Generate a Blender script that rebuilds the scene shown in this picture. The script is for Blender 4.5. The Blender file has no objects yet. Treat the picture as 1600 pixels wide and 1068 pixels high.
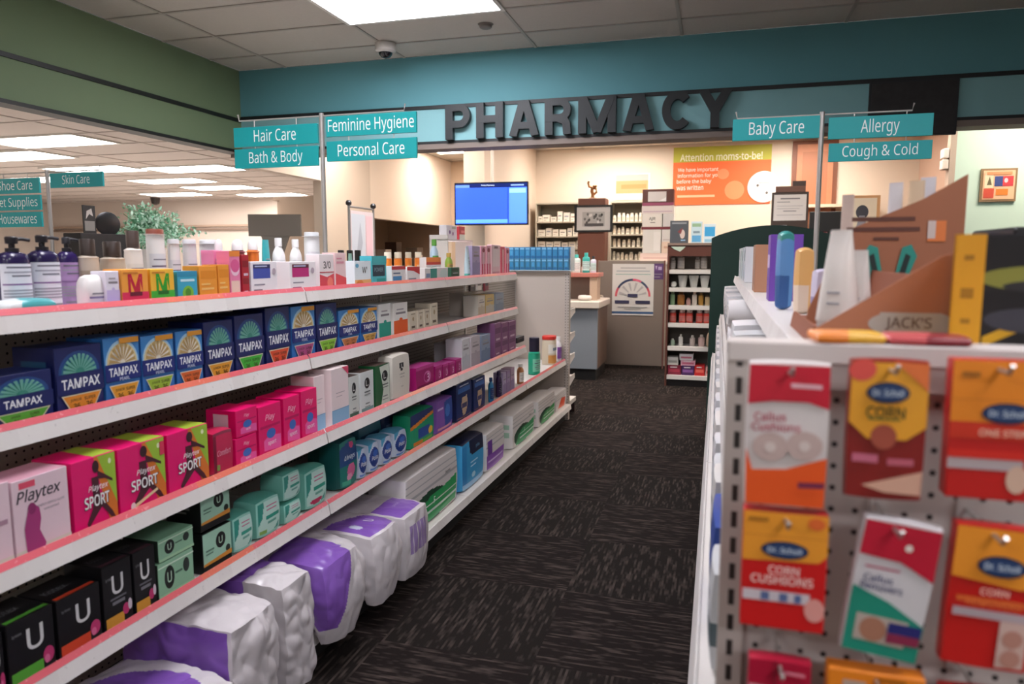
import bpy, math, random
from mathutils import Vector, Matrix, noise

random.seed(7)
PI = math.pi
SC = bpy.context.scene
COL = SC.collection

# ------------------------------------------------------------------ camera
cam_data = bpy.data.cameras.new('camera')
cam_data.sensor_width = 36.0
cam_data.lens = 36.0 * 1130.0 / 1600.0
cam_data.clip_start = 0.05
cam_data.clip_end = 100.0
cam_data.dof.use_dof = True
cam_data.dof.focus_distance = 3.6
cam_data.dof.aperture_fstop = 3.6
cam = bpy.data.objects.new('camera', cam_data)
COL.objects.link(cam)
cam.location = (0.0, 0.0, 1.47)
cam.rotation_euler = (math.radians(90.0 - 6.763), 0.0, math.radians(15.8))
SC.camera = cam

# ------------------------------------------------------------------ world, exposure
world = bpy.data.worlds.new('world')
SC.world = world
world.use_nodes = True
world.node_tree.nodes['Background'].inputs[0].default_value = (1.0, 0.95, 0.92, 1.0)
world.node_tree.nodes['Background'].inputs[1].default_value = 0.05
SC.view_settings.view_transform = 'Standard'
SC.view_settings.look = 'None'
SC.view_settings.gamma = 1.0
SC.view_settings.use_curve_mapping = False
SC.view_settings.exposure = 1.15
SC.cycles.use_denoising = True
SC.cycles.max_bounces = 8
SC.cycles.diffuse_bounces = 4
SC.cycles.sample_clamp_indirect = 6.0

# strengths of the lamps (each lamp is a ceiling panel built below)
L_AISLE, L_FRONT, L_RIGHT, L_SALES, L_PHARM = 17.0, 21.0, 15.0, 9.5, 12.5

# ------------------------------------------------------------------ materials
def lin(h):
    h = h.lstrip('#')
    out = []
    for i in (0, 2, 4):
        c = int(h[i:i + 2], 16) / 255.0
        out.append(c / 12.92 if c <= 0.04045 else ((c + 0.055) / 1.055) ** 2.4)
    return out + [1.0]

MATS = {}
def M(col, rough=0.45, metal=0.0, emit=0.0, grain=0.0, scale=40.0):
    key = (col, rough, metal, emit, grain)
    if key in MATS:
        return MATS[key]
    m = bpy.data.materials.new('surface_' + col.lstrip('#'))
    m.use_nodes = True
    nt = m.node_tree
    b = nt.nodes['Principled BSDF']
    b.inputs['Base Color'].default_value = lin(col)
    b.inputs['Roughness'].default_value = rough
    b.inputs['Metallic'].default_value = metal
    if emit:
        b.inputs['Emission Color'].default_value = lin(col)
        b.inputs['Emission Strength'].default_value = emit
    if grain:
        tc = nt.nodes.new('ShaderNodeTexCoord')
        nz = nt.nodes.new('ShaderNodeTexNoise')
        nz.inputs['Scale'].default_value = scale
        nz.inputs['Detail'].default_value = 4.0
        nt.links.new(tc.outputs['Object'], nz.inputs['Vector'])
        mx = nt.nodes.new('ShaderNodeMix'); mx.data_type = 'RGBA'
        c = lin(col)
        mx.inputs['A'].default_value = [x * (1 - grain) for x in c[:3]] + [1]
        mx.inputs['B'].default_value = [min(1, x * (1 + grain)) for x in c[:3]] + [1]
        nt.links.new(nz.outputs['Fac'], mx.inputs['Factor'])
        nt.links.new(mx.outputs['Result'], b.inputs['Base Color'])
    MATS[key] = m
    return m

def nodes_mat(name, rough=0.6):
    m = bpy.data.materials.new(name)
    m.use_nodes = True
    nt = m.node_tree
    b = nt.nodes['Principled BSDF']
    b.inputs['Roughness'].default_value = rough
    return m, nt, b

def math_node(nt, op, a, b=None, c=None):
    n = nt.nodes.new('ShaderNodeMath'); n.operation = op
    for i, v in enumerate((a, b, c)):
        if v is None:
            continue
        if isinstance(v, (int, float)):
            n.inputs[i].default_value = v
        else:
            nt.links.new(v, n.inputs[i])
    return n.outputs[0]

def mix_node(nt, fac, a, b):
    n = nt.nodes.new('ShaderNodeMix'); n.data_type = 'RGBA'
    if isinstance(fac, (int, float)):
        n.inputs['Factor'].default_value = fac
    else:
        nt.links.new(fac, n.inputs['Factor'])
    for k, v in (('A', a), ('B', b)):
        if isinstance(v, str):
            n.inputs[k].default_value = lin(v)
        else:
            nt.links.new(v, n.inputs[k])
    return n.outputs['Result']

def xyz_node(nt, space='Object'):
    tc = nt.nodes.new('ShaderNodeTexCoord')
    s = nt.nodes.new('ShaderNodeSeparateXYZ')
    nt.links.new(tc.outputs[space], s.inputs[0])
    return s.outputs[0], s.outputs[1], s.outputs[2], tc.outputs[space]

def carpet_material():
    """Square carpet tiles laid quarter-turned, dark with broken pale stripes."""
    m, nt, b = nodes_mat('carpet_tiles', 0.95)
    x, y, z, v = xyz_node(nt)
    T = 0.60
    fx = math_node(nt, 'FLOOR', math_node(nt, 'DIVIDE', x, T))
    fy = math_node(nt, 'FLOOR', math_node(nt, 'DIVIDE', y, T))
    par = math_node(nt, 'MODULO', math_node(nt, 'ABSOLUTE', math_node(nt, 'ADD', fx, fy)), 2.0)
    inv = math_node(nt, 'SUBTRACT', 1.0, par)
    along = math_node(nt, 'ADD', math_node(nt, 'MULTIPLY', x, par), math_node(nt, 'MULTIPLY', y, inv))
    across = math_node(nt, 'ADD', math_node(nt, 'MULTIPLY', y, par), math_node(nt, 'MULTIPLY', x, inv))
    cmb = nt.nodes.new('ShaderNodeCombineXYZ')
    nt.links.new(math_node(nt, 'MULTIPLY', along, 9.0), cmb.inputs[0])
    nt.links.new(math_node(nt, 'MULTIPLY', math_node(nt, 'FLOOR', math_node(nt, 'MULTIPLY', across, 105.0)), 3.17), cmb.inputs[1])
    nt.links.new(math_node(nt, 'ADD', math_node(nt, 'MULTIPLY', fx, 3.3), math_node(nt, 'MULTIPLY', fy, 7.7)), cmb.inputs[2])
    nz = nt.nodes.new('ShaderNodeTexNoise')
    nz.inputs['Scale'].default_value = 1.0
    nz.inputs['Detail'].default_value = 2.0
    nt.links.new(cmb.outputs[0], nz.inputs['Vector'])
    rp = nt.nodes.new('ShaderNodeValToRGB')
    rp.color_ramp.elements[0].position = 0.50
    rp.color_ramp.elements[1].position = 0.74
    nt.links.new(nz.outputs['Fac'], rp.inputs[0])
    n2 = nt.nodes.new('ShaderNodeTexNoise')
    n2.inputs['Scale'].default_value = 260.0
    nt.links.new(v, n2.inputs['Vector'])
    base = mix_node(nt, n2.outputs['Fac'], '#151110', '#241f1d')
    tone = mix_node(nt, math_node(nt, 'MULTIPLY', par, 0.3), base, '#1d1415')
    out = mix_node(nt, math_node(nt, 'MULTIPLY', rp.outputs[0], 0.6), tone, '#5a4f49')
    nt.links.new(out, b.inputs['Base Color'])
    b.inputs['Specular IOR Level'].default_value = 0.08
    return m

def pegboard_material(name, col, hole, pitch=0.0254, r=0.0036, axes=(0, 2)):
    m, nt, b = nodes_mat(name, 0.5)
    o = xyz_node(nt)
    def cell(c):
        f = math_node(nt, 'FRACT', math_node(nt, 'DIVIDE', math_node(nt, 'ADD', c, 50 * pitch), pitch))
        return math_node(nt, 'MULTIPLY', math_node(nt, 'SUBTRACT', f, 0.5), pitch)
    a, c = cell(o[axes[0]]), cell(o[axes[1]])
    d = math_node(nt, 'SQRT', math_node(nt, 'ADD', math_node(nt, 'MULTIPLY', a, a), math_node(nt, 'MULTIPLY', c, c)))
    out = mix_node(nt, math_node(nt, 'LESS_THAN', d, r), col, hole)
    nt.links.new(out, b.inputs['Base Color'])
    return m

def slatwall_material():
    m, nt, b = nodes_mat('ribbed_back_panel', 0.5)
    o = xyz_node(nt)
    f = math_node(nt, 'FRACT', math_node(nt, 'DIVIDE', o[2], 0.02))
    out = mix_node(nt, math_node(nt, 'LESS_THAN', f, 0.22), '#9c948c', '#6a635d')
    nt.links.new(out, b.inputs['Base Color'])
    return m

def promo_material():
    """Printed strip along the shelf edges: pink, coral and orange lengths with pale small print."""
    m, nt, b = nodes_mat('promo_strip_print', 0.35)
    o = xyz_node(nt)
    wn = nt.nodes.new('ShaderNodeTexWhiteNoise'); wn.noise_dimensions = '1D'
    nt.links.new(math_node(nt, 'FLOOR', math_node(nt, 'MULTIPLY', o[0], 4.3)), wn.inputs['W'])
    rp = nt.nodes.new('ShaderNodeValToRGB')
    e = rp.color_ramp.elements
    e[0].color = lin('#d4606c'); e[1].position = 0.45; e[1].color = lin('#d86a66')
    e.new(0.75).color = lin('#dd7c50'); e.new(0.95).color = lin('#cc5c80')
    nt.links.new(wn.outputs['Value'], rp.inputs[0])
    nz = nt.nodes.new('ShaderNodeTexNoise'); nz.inputs['Scale'].default_value = 90.0
    nt.links.new(o[3], nz.inputs['Vector'])
    out = mix_node(nt, math_node(nt, 'MULTIPLY', math_node(nt, 'GREATER_THAN', nz.outputs['Fac'], 0.66), 0.35), rp.outputs[0], '#f0b9b9')
    nt.links.new(out, b.inputs['Base Color'])
    return m

def ticket_material():
    """White price channel with faint tickets in it."""
    m, nt, b = nodes_mat('price_channel_white', 0.4)
    o = xyz_node(nt)
    wn = nt.nodes.new('ShaderNodeTexWhiteNoise'); wn.noise_dimensions = '1D'
    nt.links.new(math_node(nt, 'FLOOR', math_node(nt, 'MULTIPLY', o[0], 17.0)), wn.inputs['W'])
    nz = nt.nodes.new('ShaderNodeTexNoise'); nz.inputs['Scale'].default_value = 70.0
    nt.links.new(o[3], nz.inputs['Vector'])
    a = mix_node(nt, math_node(nt, 'MULTIPLY', wn.outputs['Value'], 0.35), '#d8d2ce', '#efebe8')
    out = mix_node(nt, math_node(nt, 'MULTIPLY', math_node(nt, 'GREATER_THAN', nz.outputs['Fac'], 0.70), 0.45), a, '#b0aaa7')
    nt.links.new(out, b.inputs['Base Color'])
    return m

# ------------------------------------------------------------------ mesh building
class MB:
    def __init__(s):
        s.v, s.f, s.mi, s.mats = [], [], [], []
    def slot(s, mat):
        if isinstance(mat, str):
            mat = M(mat)
        if mat not in s.mats:
            s.mats.append(mat)
        return s.mats.index(mat)
    def add(s, verts, faces, mat):
        k, n = s.slot(mat), len(s.v)
        s.v.extend([tuple(p) for p in verts])
        for f in faces:
            s.f.append([i + n for i in f]); s.mi.append(k)
        return s
    def box(s, x0, x1, y0, y1, z0, z1, mat, c=0.0):
        if c <= 0:
            v = [(x, y, z) for z in (z0, z1) for y in (y0, y1) for x in (x0, x1)]
            return s.add(v, [(0, 2, 3, 1), (4, 5, 7, 6), (0, 1, 5, 4), (2, 6, 7, 3), (0, 4, 6, 2), (1, 3, 7, 5)], mat)
        c = min(c, (x1 - x0) / 3, (y1 - y0) / 3, (z1 - z0) / 3)
        v, idx = [], {}
        X, Y, Z = (x0, x1), (y0, y1), (z0, z1)
        for i in (0, 1):
            for j in (0, 1):
                for k in (0, 1):
                    sx, sy, sz = (1 - 2 * i) * c, (1 - 2 * j) * c, (1 - 2 * k) * c
                    idx[i, j, k, 0] = len(v); v.append((X[i], Y[j] + sy, Z[k] + sz))
                    idx[i, j, k, 1] = len(v); v.append((X[i] + sx, Y[j], Z[k] + sz))
                    idx[i, j, k, 2] = len(v); v.append((X[i] + sx, Y[j] + sy, Z[k]))
        F = []
        for i in (0, 1):
            q = [idx[i, 0, 0, 0], idx[i, 1, 0, 0], idx[i, 1, 1, 0], idx[i, 0, 1, 0]]; F.append(q if i else q[::-1])
            q = [idx[0, i, 0, 1], idx[1, i, 0, 1], idx[1, i, 1, 1], idx[0, i, 1, 1]]; F.append(q[::-1] if i else q)
            q = [idx[0, 0, i, 2], idx[1, 0, i, 2], idx[1, 1, i, 2], idx[0, 1, i, 2]]; F.append(q if i else q[::-1])
        for i in (0, 1):
            for j in (0, 1):
                F.append([idx[i, j, 0, 0], idx[i, j, 1, 0], idx[i, j, 1, 1], idx[i, j, 0, 1]])
                F.append([idx[i, 0, j, 0], idx[i, 1, j, 0], idx[i, 1, j, 2], idx[i, 0, j, 2]])
                F.append([idx[0, i, j, 1], idx[1, i, j, 1], idx[1, i, j, 2], idx[0, i, j, 2]])
                for k in (0, 1):
                    F.append([idx[i, j, k, 0], idx[i, j, k, 1], idx[i, j, k, 2]])
        return s.add(v, F, mat)
    def prism(s, pts, y0, y1, mat):
        """polygon in x-z extruded along y"""
        n = len(pts)
        v = [(p[0], y0, p[1]) for p in pts] + [(p[0], y1, p[1]) for p in pts]
        F = [list(range(n)), list(range(2 * n - 1, n - 1, -1))]
        F += [[i, i + n, (i + 1) % n + n, (i + 1) % n] for i in range(n)]
        return s.add(v, F, mat)
    def prism_x(s, pts, x0, x1, mat):
        """polygon in y-z extruded along x"""
        n = len(pts)
        v = [(x0, p[0], p[1]) for p in pts] + [(x1, p[0], p[1]) for p in pts]
        F = [list(range(n)), list(range(2 * n - 1, n - 1, -1))]
        F += [[i, i + n, (i + 1) % n + n, (i + 1) % n] for i in range(n)]
        return s.add(v, F, mat)
    def lathe(s, prof, mat, n=20, sx=1.0, sy=1.0, c=(0, 0, 0), power=2.0):
        """prof: (r, z) list; cross section a superellipse"""
        v, F = [], []
        for r, z in prof:
            for k in range(n):
                a = 2 * PI * k / n
                ca, sa = math.cos(a), math.sin(a)
                q = (abs(ca) ** power + abs(sa) ** power) ** (-1.0 / power)
                v.append((c[0] + r * sx * q * ca, c[1] + r * sy * q * sa, c[2] + z))
        m = len(prof)
        for i in range(m - 1):
            for k in range(n):
                a, b = i * n + k, i * n + (k + 1) % n
                F.append((a, b, b + n, a + n))
        F.append(list(range(n - 1, -1, -1)))
        F.append([(m - 1) * n + k for k in range(n)])
        return s.add(v, F, mat)
    def tube(s, pts, r, mat, n=8):
        pts = [Vector(p) for p in pts]
        v, F, up = [], [], Vector((0.13, 0.21, 0.97))
        for i, p in enumerate(pts):
            d = (pts[min(i + 1, len(pts) - 1)] - pts[max(i - 1, 0)]).normalized()
            if abs(d.dot(up)) > 0.97:
                up = Vector((0.97, 0.2, 0.1))
            a = d.cross(up).normalized(); b = d.cross(a)
            for k in range(n):
                t = 2 * PI * k / n
                v.append(p + a * (r * math.cos(t)) + b * (r * math.sin(t)))
        for i in range(len(pts) - 1):
            for k in range(n):
                q, w = i * n + k, i * n + (k + 1) % n
                F.append((q, w, w + n, q + n))
        F.append(list(range(n - 1, -1, -1))); F.append([(len(pts) - 1) * n + k for k in range(n)])
        return s.add(v, F, mat)
    def build(s, name, parent=None, smooth=False, loc=None, rot=None):
        me = bpy.data.meshes.new(name)
        me.from_pydata(s.v, [], s.f)
        for m in s.mats:
            me.materials.append(m)
        me.polygons.foreach_set('material_index', s.mi)
        if smooth:
            me.polygons.foreach_set('use_smooth', [True] * len(s.f))
            me.set_sharp_from_angle(angle=math.radians(38))
        me.update()
        o = bpy.data.objects.new(name, me)
        COL.objects.link(o)
        if parent is not None:
            o.parent = parent
        if loc is not None:
            o.location = loc
        if rot is not None:
            o.rotation_euler = rot if isinstance(rot, tuple) else (0, 0, rot)
        return o

def tag(o, label=None, cat=None, group=None, kind=None):
    if label: o['label'] = label
    if cat: o['category'] = cat
    if group: o['group'] = group
    if kind: o['kind'] = kind
    return o

def empty(name, label, cat, loc=(0, 0, 0), rot=0.0, group=None):
    o = bpy.data.objects.new(name, None)
    o.empty_display_size = 0.05
    COL.objects.link(o)
    o.location = loc
    o.rotation_euler = rot if isinstance(rot, tuple) else (0, 0, rot)
    return tag(o, label, cat, group)

def struct(mb, name, **k):
    return tag(mb.build(name, **k), kind='structure')

# ------------------------------------------------------------------ lettering
TEXTS = {}
try:      # the grotesque face that comes with Blender itself; its default face otherwise
    GROTESK = bpy.data.fonts.load(bpy.utils.resource_path('LOCAL') + '/datafiles/fonts/NotoSansHebrew-Regular.woff2')
except Exception:
    GROTESK = None
def text_mesh(txt, bold=0.0, shear=0.0):
    """flat letter outlines, scaled so that the text is 1 high; returns (points, faces, width)"""
    key = (txt, bold, shear)
    if key in TEXTS:
        return TEXTS[key]
    bold = min(bold * .6, .02)
    cu = bpy.data.curves.new('lettering', 'FONT')
    if GROTESK:
        cu.font = GROTESK
    cu.body = txt; cu.size = 1.0; cu.offset = bold; cu.shear = shear
    cu.resolution_u = 2; cu.fill_mode = 'FRONT'
    ob = bpy.data.objects.new('lettering', cu)
    COL.objects.link(ob)
    dg = bpy.context.evaluated_depsgraph_get()
    me = ob.evaluated_get(dg).to_mesh()
    pts = [(p.co.x, p.co.y) for p in me.vertices]
    fs = [list(p.vertices) for p in me.polygons]
    ob.evaluated_get(dg).to_mesh_clear()
    bpy.data.objects.remove(ob); bpy.data.curves.remove(cu)
    if not pts:
        TEXTS[key] = ([], [], 1.0); return TEXTS[key]
    x0, x1 = min(p[0] for p in pts), max(p[0] for p in pts)
    y0, y1 = min(p[1] for p in pts), max(p[1] for p in pts)
    h = max(y1 - y0, 1e-6)
    TEXTS[key] = ([((x - x0) / h, (y - y0) / h) for x, y in pts], fs, (x1 - x0) / h)
    return TEXTS[key]

def decals(mb, F, items, w, h, e0=0.0004, sub=1, flip=False):
    """print on a face. F(u, v, e) gives the point at print coordinates u, v lifted by e. Items:
    ('r',u0,v0,u1,v1,col) ('e',cu,cv,ru,rv,col) ('p',[(u,v)..],col) ('t',text,cu,cv,height,width,col[,bold,shear])"""
    for k, it in enumerate(items):
        e = e0 * (1 + 0.5 * k)
        if it[0] == 'r':
            _, u0, v0, u1, v1, col = it
            n = sub
            P = [F(u0 + (u1 - u0) * i / n, v0 + (v1 - v0) * j / n, e) for j in range(n + 1) for i in range(n + 1)]
            Q = [(j * (n + 1) + i, j * (n + 1) + i + 1, (j + 1) * (n + 1) + i + 1, (j + 1) * (n + 1) + i) for j in range(n) for i in range(n)]
            mb.add(P, Q, col)
        elif it[0] == 'e':
            _, cu, cv, ru, rv, col = it
            mb.add([F(cu + ru * math.cos(a * PI / 12), cv + rv * math.sin(a * PI / 12), e) for a in range(24)], [list(range(24))], col)
        elif it[0] == 'p':
            mb.add([F(u, v, e) for u, v in it[1]], [list(range(len(it[1])))], it[2])
        elif it[0] == 't':
            txt, cu, cv, hh, ww, col = it[1:7]
            bold = it[7] if len(it) > 7 else 0.02
            shear = it[8] if len(it) > 8 else 0.0
            pts, fs, tw = text_mesh(txt, bold, shear)
            hm = hh * h
            sx = min(hm, ww * w / tw)
            mb.add([F(cu + (p[0] - tw / 2) * sx / w, cv + (p[1] - 0.5) * hm / h, e) for p in pts], fs, col)

def box_faces(w, d, h):
    front = lambda u, v, e: (-w / 2 + u * w, -e, v * h)
    side = lambda u, v, e: (-w / 2 - e, d * (1 - u), v * h)
    top = lambda u, v, e: (-w / 2 + u * w, v * d, h + e)
    return front, side, top

# ------------------------------------------------------------------ the setting
ZC = 3.20          # tiled ceiling over the aisle
ZS = 2.60          # lower ceiling over the sales floor
ZP = 3.05          # ceiling inside the pharmacy
XB = -4.40         # bulkhead and pharmacy side wall
YF = 6.10          # fascia with the big letters
YB = 10.85         # pharmacy back wall
CREAM, TEAL, GREEN = '#d8c8b8', '#5a939c', '#6d8060'

mb = MB(); mb.box(-4.9, 5.0, -4.0, 12.8, -0.1, 0.0, carpet_material())
struct(mb, 'floor')
mb = MB(); mb.box(-14.0, -4.9, -4.0, 12.8, -0.1, 0.0, M('#c2c0be', .4, grain=.04, scale=3)); struct(mb, 'floor_sales_area')

def tiles(name, x0, x1, y0, y1, z, xs, ys, tile, bar):
    mb = MB()
    mb.box(x0, x1, y0, y1, z + 0.004, z + 0.05, M(tile, 0.9, grain=0.06, scale=60))
    for x in xs: mb.box(x - .012, x + .012, y0, y1, z - .003, z + .004, M(bar, 0.5))
    for y in ys: mb.box(x0, x1, y - .012, y + .012, z - .0032, z + .0038, M(bar, 0.5))
    return struct(mb, name)

GX = [-3.90 + 1.19 * i for i in range(8)]
GY = [5.69 - 0.57 * i for i in range(17)]
tiles('ceiling', XB, 5.0, -4.0, YF, ZC, GX, GY, '#bdb6ae', '#a39c94')
tiles('ceiling_sales_floor', -14.0, XB - .06, -4.0, 12.6, ZS, [XB - 1.22 * i for i in range(1, 8)], [-3.6 + .61 * i for i in range(27)], '#c6bab2', '#b8aca4')
tiles('ceiling_pharmacy', XB, 5.0, YF + .2, 12.6, ZP, [XB + 1.22 * i for i in range(1, 8)], [6.6 + .61 * i for i in range(10)], '#cfc6ba', '#bdb4a8')

mb = MB(); mb.box(XB - .12, XB, -4.0, YF, 2.455, ZC, M(GREEN, .7, grain=.03, scale=5)); struct(mb, 'wall_bulkhead_green')
mb = MB(); mb.box(XB, XB + .012, -4.0, YF - .012, 2.725, 2.757, M('#14160f', .5)); mb.box(XB - .13, XB + .012, -4.0, YF - .012, 2.435, 2.462, M('#14160f', .5)); struct(mb, 'trim_1')
mb = MB()
mb.box(XB - .12, 5.0, YF, YF + .2, 2.75, ZC, M(TEAL, .7, grain=.03, scale=5))
mb.box(XB - .12, 5.0, YF, YF + .2, 2.46, 2.75, M('#80b0b5', .7, grain=.03, scale=5))
struct(mb, 'wall_fascia')
mb = MB()
mb.box(XB, 5.0, YF - .012, YF, 2.748, 2.778, M('#15191c', .5)); mb.box(XB, 5.0, YF - .012, YF, 2.448, 2.472, M('#15191c', .5))
struct(mb, 'trim_2')
mb = MB(); mb.box(XB - .12, 5.0, YF - .012, YF + .2, 2.405, 2.45, M('#7d7068', .6)); struct(mb, 'trim_3')
mb = MB(); mb.box(2.06, 5.0, 7.6, 7.7, 0, ZP, M('#c3d2bf', .7)); struct(mb, 'wall_right_green')
mb = MB(); mb.box(2.01, 2.06, 7.6, 7.7, 0, ZP, M('#b89f8c', .6)); struct(mb, 'trim_4')
mb = MB(); mb.box(5.0, 5.1, -4.0, 12.7, 0, ZC, M('#c4bdb0', .8)); struct(mb, 'wall_right')
mb = MB(); mb.box(-14.0, 5.0, -4.1, -4.0, 0, ZC, M('#c4bdb0', .8)); struct(mb, 'wall_behind')
mb = MB(); mb.box(-14.1, -14.0, -4.0, 12.7, 0, ZC, M('#cfc4ba', .8)); struct(mb, 'wall_left')
mb = MB(); mb.box(-14.0, XB - .12, 12.6, 12.7, 0, ZC, M('#d6c8bd', .8)); struct(mb, 'wall_sales_floor_back')
mb = MB()
mb.box(-13.9, XB - .2, 12.56, 12.6, 2.06, 2.10, M('#b9a08e', .6)); mb.box(-13.9, XB - .2, 12.54, 12.6, 1.99, 2.03, M('#8a7466', .6))
struct(mb, 'trim_5')
# pharmacy side wall: hanging bulkhead, then full height, then an opening
mb = MB()
mb.box(XB - .12, XB, YF + .2, 7.55, 2.33, ZP, M(CREAM, .75))
mb.box(XB - .12, XB, 7.55, 8.75, 0, ZP, M('#c3b3a3', .75))  # greyer cream: the shade on this stretch is put into its colour
mb.box(XB - .12, XB, 8.75, 11.75, 1.97, ZP, M(CREAM, .75))
mb.box(XB - .12, XB, 8.75, 11.75, 0, .95, M(CREAM, .75))
mb.box(XB - .12, XB, 11.75, 12.6, 0, ZP, M(CREAM, .75))
struct(mb, 'wall_pharmacy_left')
mb = MB()
mb.box(-5.7, -5.6, 8.6, 11.9, 0, 2.2, M('#9a8675', .8)); mb.box(-5.6, XB - .12, 11.8, 11.9, 0, 2.2, M('#a8917f', .8)); mb.box(-5.6, XB - .12, 8.5, 8.6, 0, 2.2, M('#9a8675', .8)); mb.box(-5.7, XB - .12, 8.5, 11.9, 2.2, 2.25, M('#9a8675', .8))
struct(mb, 'wall_hatch_room')
mb = MB(); mb.box(XB, -2.95, 11.75, 11.85, 0, ZP, M('#cbb299', .75)); struct(mb, 'wall_recess_back')
mb = MB(); mb.box(-2.95, -2.69, 8.31, YB + .1, 0, ZP, M('#d9c8b6', .75)); struct(mb, 'wall_pharmacy_pier')
mb = MB(); mb.box(-2.69, 2.60, YB, YB + .1, 0, ZP, M('#dccdbb', .75)); struct(mb, 'wall_pharmacy_back')
mb = MB(); mb.box(2.52, 2.62, 7.7, YB, 0, ZP, M('#c9a994', .75)); struct(mb, 'wall_pharmacy_right')

# brown panel door in the pharmacy back wall
d = empty('door_1', None, None, (1.23, YB, 2.0)); tag(d, kind='structure')
mb = MB(); mb.box(-.29, .29, -.03, 0, -2.0, 1.03, M('#7a4a34', .5)); mb.build('door_frame', d)
mb = MB(); mb.box(-.23, .23, -.045, -.03, -2.0, .98, M('#b87a58', .5, grain=.15, scale=9)); mb.box(-.16, .16, -.052, -.045, .1, .88, M('#a86c4c', .5)); mb.box(-.16, .16, -.052, -.045, -1.8, -.1, M('#a86c4c', .5)); mb.build('door_leaf', d)

# ------------------------------------------------------------------ lamps in the ceilings
def troffer(x, y, z, strength, col, label, wx=1.17, wy=.55, group=None):
    t = empty('ceiling_light', label, 'ceiling light', (x, y, z), 0, group)
    mb = MB()
    a, b = wx / 2 + .03, wy / 2 + .03
    for q in ((-a, a, -b, -b + .03), (-a, a, b - .03, b), (-a, -a + .03, -b + .03, b - .03), (a - .03, a, -b + .03, b - .03)):
        mb.box(q[0], q[1], q[2], q[3], -.012, .003, M('#d8d4ce', .5))
    mb.build('frame', t)
    mb = MB(); mb.box(-wx / 2, wx / 2, -wy / 2, wy / 2, -.008, -.002, M(col, .5, emit=strength)); mb.build('diffuser', t)
    return t
gl = 'recessed ceiling lights'
troffer(-2.115, 4.83, ZC, L_AISLE, '#f8f7ff', 'bright ceiling panel light above the shopping aisle before the fascia', group=gl)
for x, y, pw in ((-.925, 1.98, L_FRONT * .62), (1.46, .27, L_FRONT * .55), (-2.115, .27, L_FRONT * .25), (1.46, -2.6, L_RIGHT), (-2.115, -2.6, L_RIGHT)):  # added out-of-view panels, placed to brighten the shelf fronts and peg end
    troffer(x, y, ZC, pw, '#f8f7ff', 'added unseen ceiling panel light over the front of the aisle', group='added ceiling lights over the front')
SL = ((-6.42, 5.8), (-7.72, 6.53), (-7.86, 7.8), (-6.58, 8.1), (-7.95, 9.3), (-7.94, 10.4), (-7.95, 11.85), (-9.6, 11.3), (-9.4, 8.6), (-9.2, 4.6), (-6.6, 3.0), (-9.4, 1.0), (-6.6, -.5))
LN = ('first ceiling panel light past the green bulkhead', 'ceiling panel light at the frame edge under the green bulkhead', 'ceiling panel light above the Skin Care sign', 'ceiling panel light beside the Bath and Body sign', 'ceiling panel light just beyond the Bath and Body sign', 'ceiling panel light, next to last toward the far wall', 'ceiling panel light close to the far wall of the sales floor', 'ceiling panel light below the Skin Care sign, near the far wall', 'ceiling panel light behind the Shoe Care sign')
for i, (x, y) in enumerate(SL):
    troffer(x, y, ZS, L_SALES, '#fff6ee', LN[i] if i < len(LN) else 'ceiling panel light over the sales floor', group='sales floor ceiling lights')
PLN = ('ceiling panel light in the pharmacy recess beside the pier', 'ceiling panel light in the pharmacy just under the letters', 'ceiling panel light in the pharmacy above the doorway')
for i, (x, y) in enumerate(((-3.60, 10.45), (-1.45, 9.95), (.95, 9.95), (-1.45, 7.6), (.95, 7.6), (-3.6, 7.6), (2.9, 6.85))):
    troffer(x, y, ZP, L_PHARM, '#fff4ea', PLN[i] if i < 3 else 'ceiling panel light hidden behind the fascia', group='pharmacy ceiling lights')

c = empty('security_camera', 'white dome security camera on the ceiling near the blue fascia', 'camera', (-2.68, 5.66, ZC))
mb = MB(); mb.lathe([(.07, -.075), (.085, -.06), (.085, -.003), (.07, .003)], M('#b9b4ae', .5), n=24); mb.build('housing', c, smooth=True)
mb = MB(); mb.lathe([(.01, -.118), (.035, -.11), (.052, -.09), (.058, -.07)], M('#17181c', .1), n=24); mb.build('dome', c, smooth=True)
c = empty('sprinkler', 'small round sprinkler cover on the ceiling', 'sprinkler', (-1.74, 5.42, ZC))
mb = MB(); mb.lathe([(.03, -.03), (.045, -.022), (.05, -.003), (.06, .003)], M('#6f6862', .5), n=20); mb.build('cover', c, smooth=True)
c = empty('security_camera', 'small dark dome camera on the far sales floor ceiling', 'camera', (-10.6, 11.9, ZS))
mb = MB(); mb.lathe([(.02, -.14), (.07, -.11), (.08, -.06), (.09, .003)], M('#2a2422', .3), n=18); mb.build('dome', c, smooth=True)

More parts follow.
